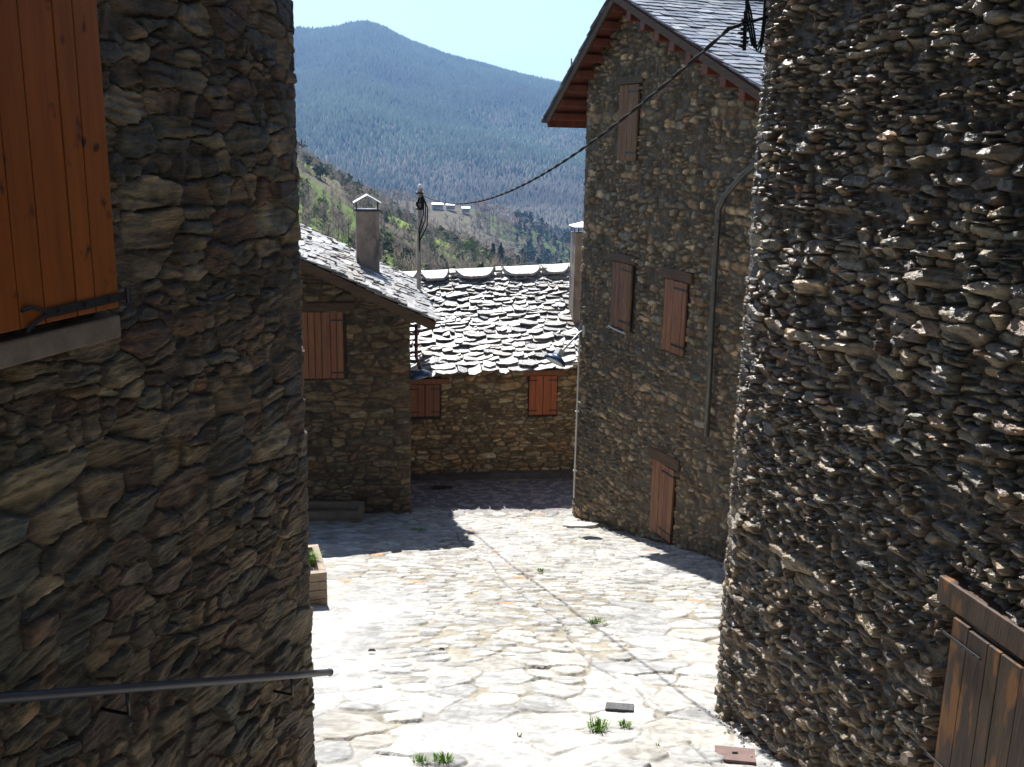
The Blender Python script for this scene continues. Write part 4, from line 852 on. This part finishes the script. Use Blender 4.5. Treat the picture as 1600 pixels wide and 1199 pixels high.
    mb.add([ap] + cr + [c0 + [0, 0, ct + .125]], [(0, 1, 2), (0, 2, 3), (0, 3, 4), (0, 4, 1), (5, 2, 1), (5, 3, 2), (5, 4, 3), (5, 1, 4)]); mb.build('cap', M['tin'], chim)
cottage()
# raised kerb at the foot of the cottage
mb = MB(); fr = CT; rg = random.Random(3); u = -4.6
while u < .9:
    l = rg.uniform(.5, .9); h_ = .13 + rg.uniform(-.01, .01); mb.box(fr.P(u, .03, float(gz(0, 19.8)) - .1), fr.D(u=l - .012), fr.D(w=.22 + rg.uniform(-.02, .02)), fr.D(z=h_ + .1), (.5 * rg.uniform(.8, 1.1),) * 3); u += l
o = mb.build('kerb', mat('dark_kerb_stone', (.2, .18, .17), .85, attr=True, noise=6, bump=(14, .02), var=.35), None, fr.P(-2, .2, float(gz(0, 19.8)))); tag(o, kind='structure')

# ------------------------------------------------------------------ lamp on the corner of the far right house
fr = FH; m0 = at(905, 520, 17.0)
root = thing('street_lamp', m0, 'grey and white dish street lamp on a slanting arm from the gabled house corner', 'street lamp')
lc = at(868, 562, 16.4)
mb = MB(); mb.tube([m0 + [.12, .1, .05], m0, lc + np.array([.08, .02, .10])], .016, 8); mb.box(m0 + [.06, 0, -.08], (.05, 0, 0), (0, .06, 0), (0, 0, .2)); mb.build('arm', M['conduit'], root, smooth=True)
lamp_head(root, lc, (-.45, -.35, -.85), r=.20)

# ------------------------------------------------------------------ utility pole and overhead cable
pb = at(654, 460, 18.9); pt = at(656, 292, 18.9)
root = thing('utility_pole', (pb[0], pb[1], -3.5), 'slim pale utility pole rising behind the slab roof of the low left house', 'pole')
mb = MB(); mb.tube([(pb[0], pb[1], -3.5), (pb[0], pb[1], -3.0), (pt[0], pt[1], pt[2] - .02), (pt[0], pt[1], pt[2] + .02)], [.042, .04, .046, .03], 12); mb.build('shaft', M['concrete'], root, smooth=True)
mb = MB(); mb.tube([pt - [0, 0, .03], pt + [0, 0, .05]], [.055, .02], 10); mb.build('cap', M['white'], root, smooth=True)
mb = MB(); mb.box((pb[0] - .45, pb[1] - .02, -3.48), (.45, 0, 0), (0, .04, 0), (0, 0, .04)); mb.box((pb[0] - .45, pb[1] - .02, -3.25), (.45, 0, 0), (0, .04, 0), (0, 0, .04)); mb.build('wall_bracket', M['iron'], root)
for z in (.13, .30, .42): mb = MB(); mb.box((pt[0] - .07, pt[1] - .07, pt[2] - z), (.14, 0, 0), (0, .14, 0), (0, 0, .03)); mb.build('clamp', M['iron'], root)
for z in (.55, .75, .95, 1.15): mb = MB(); mb.tube([(pt[0], pt[1] - .045, pt[2] - z), (pt[0], pt[1] - .07, pt[2] - z)], .010, 6); mb.build('bolt', M['iron'], root)
mb = MB()
for k in range(3):
    dx = .03 + .035 * k; mb.tube([pt + [.05, -.05, -.14], pt + [.05 + dx, -.07, -.28 - .05 * k], pt + [.04 + dx, -.07, -.52 - .1 * k], pt + [-.01, -.06, -.78 - .12 * k], pt + [0.0, -.055, -1.2]], .011, 6)
mb.tube([pt + [.0, -.06, -.2], pt + [-.05, -.08, -.33], pt + [.01, -.09, -.42]], .02, 6); mb.tube([pt + [.05, -.06, -.18], pt + [.05, -.08, -.42]], [.03, .02], 6)
mb.build('cable_loops', M['rubber'], root, smooth=True)

br = at(1168, 50, 6.45)                       # insulator bundle on the near right house corner
root = thing('cable_anchor', br, 'black bundle of cable clamps and loops on the corner of the near right house', 'cable anchor')
mb = MB(); rg = random.Random(5)
mb.tube([br + [.14, .03, .10], br + [.02, 0, .06]], .010, 8)
for k in range(7):
    z = .07 - k * .025; c = br + np.array([-.018 + rg.uniform(-.012, .012), 0, z]); mb.tube([c, c - [0, 0, .014]], [.030 - .002 * k, .018], 8); mb.box(c + [-.03, -.02, -.01], (.02 + rg.random() * .02, 0, 0), (0, .03, 0), (0, 0, .012))
mb.tube([br + [-.02, 0, .12], br + [-.012, 0, -.11]], .012, 8); mb.build('clamp_stack', M['rubber'], root, smooth=False)
mb = MB()
for k in range(3):
    o_ = k * .014; mb.tube([br + [-.03 - o_, 0, .30], br + [-.02 + o_, -.01, .12], br + [.015 + o_, -.01, -.02], br + [.03 + o_, -.02, -.08 - o_], br + [.055 + o_, -.02, -.09 - o_], br + [.085 + o_ * .5, 0, -.04], br + [.095 + o_ * .4, .01, .08], br + [.09 + o_, .02, .32]], .0065, 6)
mb.build('cable_loops', M['rubber'], root, smooth=True)
ce = at(1140, 44, 6.5); cs_ = pt + np.array([.05, -.06, -.14]); mb = MB(); n = 60; strands = [[], []]
for k in range(n * 3 + 1):
    t = k / (n * 3); p = cs_ + (ce - cs_) * t - np.array([0, 0, 4 * t * (1 - t) * .52]); q = t * 150
    for s_ in (0, 1): strands[s_].append(p + np.array([math.cos(q + s_ * math.pi) * .0068, 0, math.sin(q + s_ * math.pi) * .0068]))
for s_ in strands: mb.tube(s_, .0078, 6)
mb.tube([ce + [-.003, 0, 0], ce + [.02, 0, .004], br + [-.02, 0, .05]], .012, 6)
o = mb.build('overhead_cable', M['rubber'], None, cs_, smooth=True); tag(o, 'thick twisted black cable sagging from the utility pole to the near right house', 'cable')

# ------------------------------------------------------------------ planters
def planter(p, ux, L_, Wd, H_, n, m, label, fill=.07):
    """sleeper box: courses of squared timbers with staggered corner joints"""
    p = np.array(p, float); ux = np.array([ux[0], ux[1], 0.0]); ux /= np.linalg.norm(ux); uy = np.array([-ux[1], ux[0], 0]); root = thing('planter', p, label, 'planter'); mb = MB(); th = .075; rg = random.Random(2)
    for k in range(n):
        z = p + [0, 0, H_ * k / n - .0]; hh = np.array([0, 0, H_ / n - .006]); a_ = th if k % 2 else 0; c = lambda: (rg.uniform(.85, 1.12),) * 3
        mb.box(z + ux * a_, ux * (L_ - 2 * a_), uy * th, hh, c()); mb.box(z + ux * a_ + uy * (Wd - th), ux * (L_ - 2 * a_), uy * th, hh, c())
        b_ = 0 if k % 2 else th; mb.box(z + uy * b_, uy * (Wd - 2 * b_), ux * th, hh, c()); mb.box(z + uy * b_ + ux * (L_ - th), uy * (Wd - 2 * b_), ux * th, hh, c())
    mb.build('timber_box', m, root, bevel=.006)
    mb = MB(); mb.box(p + ux * th * .9 + uy * th * .9 + [0, 0, .02], ux * (L_ - th * 1.8), uy * (Wd - th * 1.8), (0, 0, H_ - fill)); mb.build('soil', M['soil'], root)
    return root
def tuft(p, rad, hgt, n, seed, label, group='grass tufts in the street', cat='grass tuft', col=(.10, .22, .022)):
    rg = random.Random(seed); mb = MB(); p = np.array(p, float)
    for k in range(n):
        q = rg.uniform(0, 6.283); r_ = rad * rg.random() ** .6; b_ = p + [math.cos(q) * r_, math.sin(q) * r_ * .7, -.005]; l = hgt * rg.uniform(.5, 1.15); ln = rg.uniform(.2, .9); q2 = q + rg.uniform(-.8, .8); w_ = rg.uniform(.0022, .0045)
        d = np.array([math.cos(q2), math.sin(q2), 0]); s_ = np.array([-d[1], d[0], 0]) * w_; m1 = b_ + d * l * ln * .35 + [0, 0, l * .6]; t_ = b_ + d * l * ln + [0, 0, l * (1 - ln * .35)]
        c = rg.uniform(.7, 1.3); cc = (col[0] * c * rg.uniform(.8, 1.5), col[1] * c, col[2] * c)
        mb.add([b_ - s_, b_ + s_, m1 + s_ * .8, m1 - s_ * .8, t_], [(0, 1, 2, 3), (3, 2, 4)], cc)
    o = mb.build('grass_tuft', M['grass'], None, p); return tag(o, label, cat, group)
pc = hit(512, 946); ang = R(9)
pu = np.array([-math.cos(ang), math.sin(ang) * -1]); 
# near-right bottom corner of the box at pc; long side runs away from the camera
pz = float(gz(pc[0], pc[1])) - .02
planter((pc[0], pc[1], pz), (-.3, .95), .78, .8, .40, 4, M['planter_wood'], 'pale timber planter with grass, just beyond the corner of the near left house')
tuft(pc + [-.27, .30, .33], .10, .17, 240, 1, 'green grass tuft growing in the pale timber planter', None)
tuft(pc + [-.42, .62, .34], .05, .09, 40, 2, 'thin grass growing at the back of the pale timber planter', None)
pd = hit(570, 811)
planter((pd[0], pd[1], float(gz(pd[0], pd[1])) - .03), (-1, -.05), 1.3, -.55 * -1, .36, 3, M['dark_wood'], 'dark wooden trough in the shadow against the low left house', .22)

# ------------------------------------------------------------------ small things in the street
for i, (x, y, rad, h_, n, lb) in enumerate([
    (932, 978, .075, .075, 150, 'grass tuft in the sunlit crack in the middle of the street, right of centre'),
    (935, 1142, .065, .085, 130, 'larger grass tuft in the foreground paving, left of the small one beside it'),
    (976, 1137, .04, .05, 60, 'small grass tuft in the foreground paving beside a larger one'),
    (692, 1192, .06, .055, 110, 'bright grass tuft at the bottom edge, right of a smaller one'),
    (658, 1194, .045, .05, 60, 'small grass tuft at the bottom edge, left of a brighter one'),
    (795, 845, .10, .05, 80, 'farthest sunlit grass tuft, near the tip of the house shadow'),
    (846, 894, .055, .05, 60, 'small sunlit grass tuft halfway down the street'),
    (655, 832, .16, .06, 140, 'dark grass tuft inside the shadow of the low left house'),
    (812, 1152, .018, .03, 16, 'tiny grass sprig in the foreground paving'),
    (1028, 1168, .014, .03, 12, 'tiny sprig of weed near the rusty cover')]):
    tuft(hit(x, y) + [0, 0, .012], rad, h_, n, 300 + i, lb)
def flat_thing(name, x0, y0, wx, wy, th, m, label, cat, rot=0, tilt=0, irr=0, seed=1, col=(1, 1, 1), parts=None):
    p = hit(x0, y0); rg = random.Random(seed); n = 9 if irr else 4; vs = []
    for lay in (0, 1):
        for k in range(n):
            if irr: q = 6.283 * k / n; rr_ = 1 + random.Random(seed * 50 + k).uniform(-irr, irr); x, y = math.cos(q) * wx / 2 * rr_, math.sin(q) * wy / 2 * rr_
            else: x, y = [(-1, -1), (1, -1), (1, 1), (-1, 1)][k][0] * wx / 2, [(-1, -1), (1, -1), (1, 1), (-1, 1)][k][1] * wy / 2
            c, s_ = math.cos(rot), math.sin(rot); X, Y = c * x - s_ * y, s_ * x + c * y
            vs.append((p[0] + X, p[1] + Y, float(gz(p[0] + X, p[1] + Y)) + tilt * X + .012 + (th if lay else -.02)))
    mb = MB(); mb.add(vs, [tuple(range(n))[::-1], tuple(range(n, 2 * n))] + [(i, (i + 1) % n, n + (i + 1) % n, n + i) for i in range(n)], col)
    return mb, p
mb, p = flat_thing('', 1148, 1181, .25, .235, .004, None, '', '', R(-12)); root = thing('inspection_cover', p, 'rusty square metal cover set in the paving at the foot of the near right house', 'cover')
mb.build('plate', M['rust'], root, bevel=.003)
mb = MB(); mb.tube([p + [-.018, 0, .022], p + [.018, 0, .024]], .006, 6); mb.build('handle', M['iron'], root)
mb = MB(); mb_, p = flat_thing('', 690, 764, .42, .28, .02, None, '', '', 0); root = thing('drain_grate', p, 'dark iron drain grate in the shaded paving near the cottage', 'drain'); mb_.build('frame', M['iron'], root)
mb = MB()
for k in range(6): mb.box(p + [-.17 + k * .06, -.12, .021], (.03, 0, 0), (0, .24, 0), (0, 0, .012))
mb.build('bars', M['iron'], root)
mb, p = flat_thing('', 905, 824, .62, .50, .05, None, '', '', .1, .04, .18, 3, (.36, .34, .31)); tag(mb.build('stone_slab', M['slab'], None, p, bevel=.01), 'loose flat stone slab on the street at the corner of the gabled house', 'stone')
mb, p = flat_thing('', 968, 1110, .20, .14, .022, None, '', '', -.15, 0, 0, 6, (.05, .05, .05), None); tag(mb.build('stone_slab', M['slab'], None, p), 'dark grey square stone in the foreground paving', 'stone')
for i, (x, y, s_, lb) in enumerate([(581, 1019, .035, 'small dark pebble on the pale paving left of centre'), (690, 1017, .028, 'small dark pebble on the pale paving, right of another one'), (576, 894, .03, 'tiny dark pebble near the timber planter')]):
    p = hit(x, y); mb = MB(); rg = random.Random(i)
    mb.tube([p + [-s_ * .9, 0, .01], p + [-s_ * .4, 0.004, .02], p + [s_ * .4, 0, .022], p + [s_ * .95, .002, .008]], [s_ * .15, s_ * .42, s_ * .38, s_ * .12], 7, (.09, .08, .07)); tag(mb.build('pebble', M['slab'], None, p, smooth=True), lb, 'pebble', 'dark pebbles on the street')
# low stone step against the right wall at the bottom edge
p = hit(1215, 1197); mb = MB(); fr = NR; u0 = float((p[:2] - fr.p) @ fr.d)
mb.box(fr.P(u0 - .02, .10, p[2] - .2), fr.D(u=-1.1), fr.D(w=-.2), (0, 0, .26), (.42, .40, .36)); tag(mb.build('stone_step', M['slab'], None, p, bevel=.03), 'pale stone step at the foot of the near right house, bottom edge', 'step')

# crumbled stone along the foot of the near right wall
rg = random.Random(12); mb = MB(); fr = NR
for k in range(170):
    u = rg.uniform(-2.6, .02); w_ = .01 + abs(rg.gauss(0, .05)); q = fr.P(u, w_, 0); q[2] = float(gz(q[0], q[1])) + .012; r_ = rg.uniform(.004, .016) * (1.6 if rg.random() < .08 else 1); vs = []
    for v in ((1, 0, 0), (0, 1, 0), (-1, 0, 0), (0, -1, 0), (0, 0, .8), (0, 0, -.6)): vs.append(q + np.array(v) * r_ * rg.uniform(.6, 1.3))
    c = rg.uniform(.6, 1.2); mb.add(vs, [(0, 1, 4), (1, 2, 4), (2, 3, 4), (3, 0, 4), (1, 0, 5), (2, 1, 5), (3, 2, 5), (0, 3, 5)], (.34 * c, .32 * c, .28 * c))
o = mb.build('stone_chips', M['paving'], None, fr.P(-1, .1, -4)); tag(o, 'crumbled stone chips along the foot of the near right wall', 'gravel', kind='stuff')

# ------------------------------------------------------------------ air
zlo = float(ZZ.min()) - 5; mb = MB(); mb.box((-12500, -60, zlo), (25000, 0, 0), (0, 9300, 0), (0, 0, 700 - zlo)); o = mb.build('haze', None); tag(o, kind='stuff'); o['label'] = 'thin blue haze filling the valley air'; o['category'] = 'haze'
m = bpy.data.materials.new('haze_air'); m.use_nodes = True; N = m.node_tree.nodes; N.remove(N['Principled BSDF']); pv = N.new('ShaderNodeVolumePrincipled'); pv.inputs['Color'].default_value = (.31, .56, 1.0, 1); pv.inputs['Density'].default_value = 1.25e-4; pv.inputs['Anisotropy'].default_value = .2
m.node_tree.links.new(pv.outputs[0], N['Material Output'].inputs['Volume']); o.data.materials.append(m)
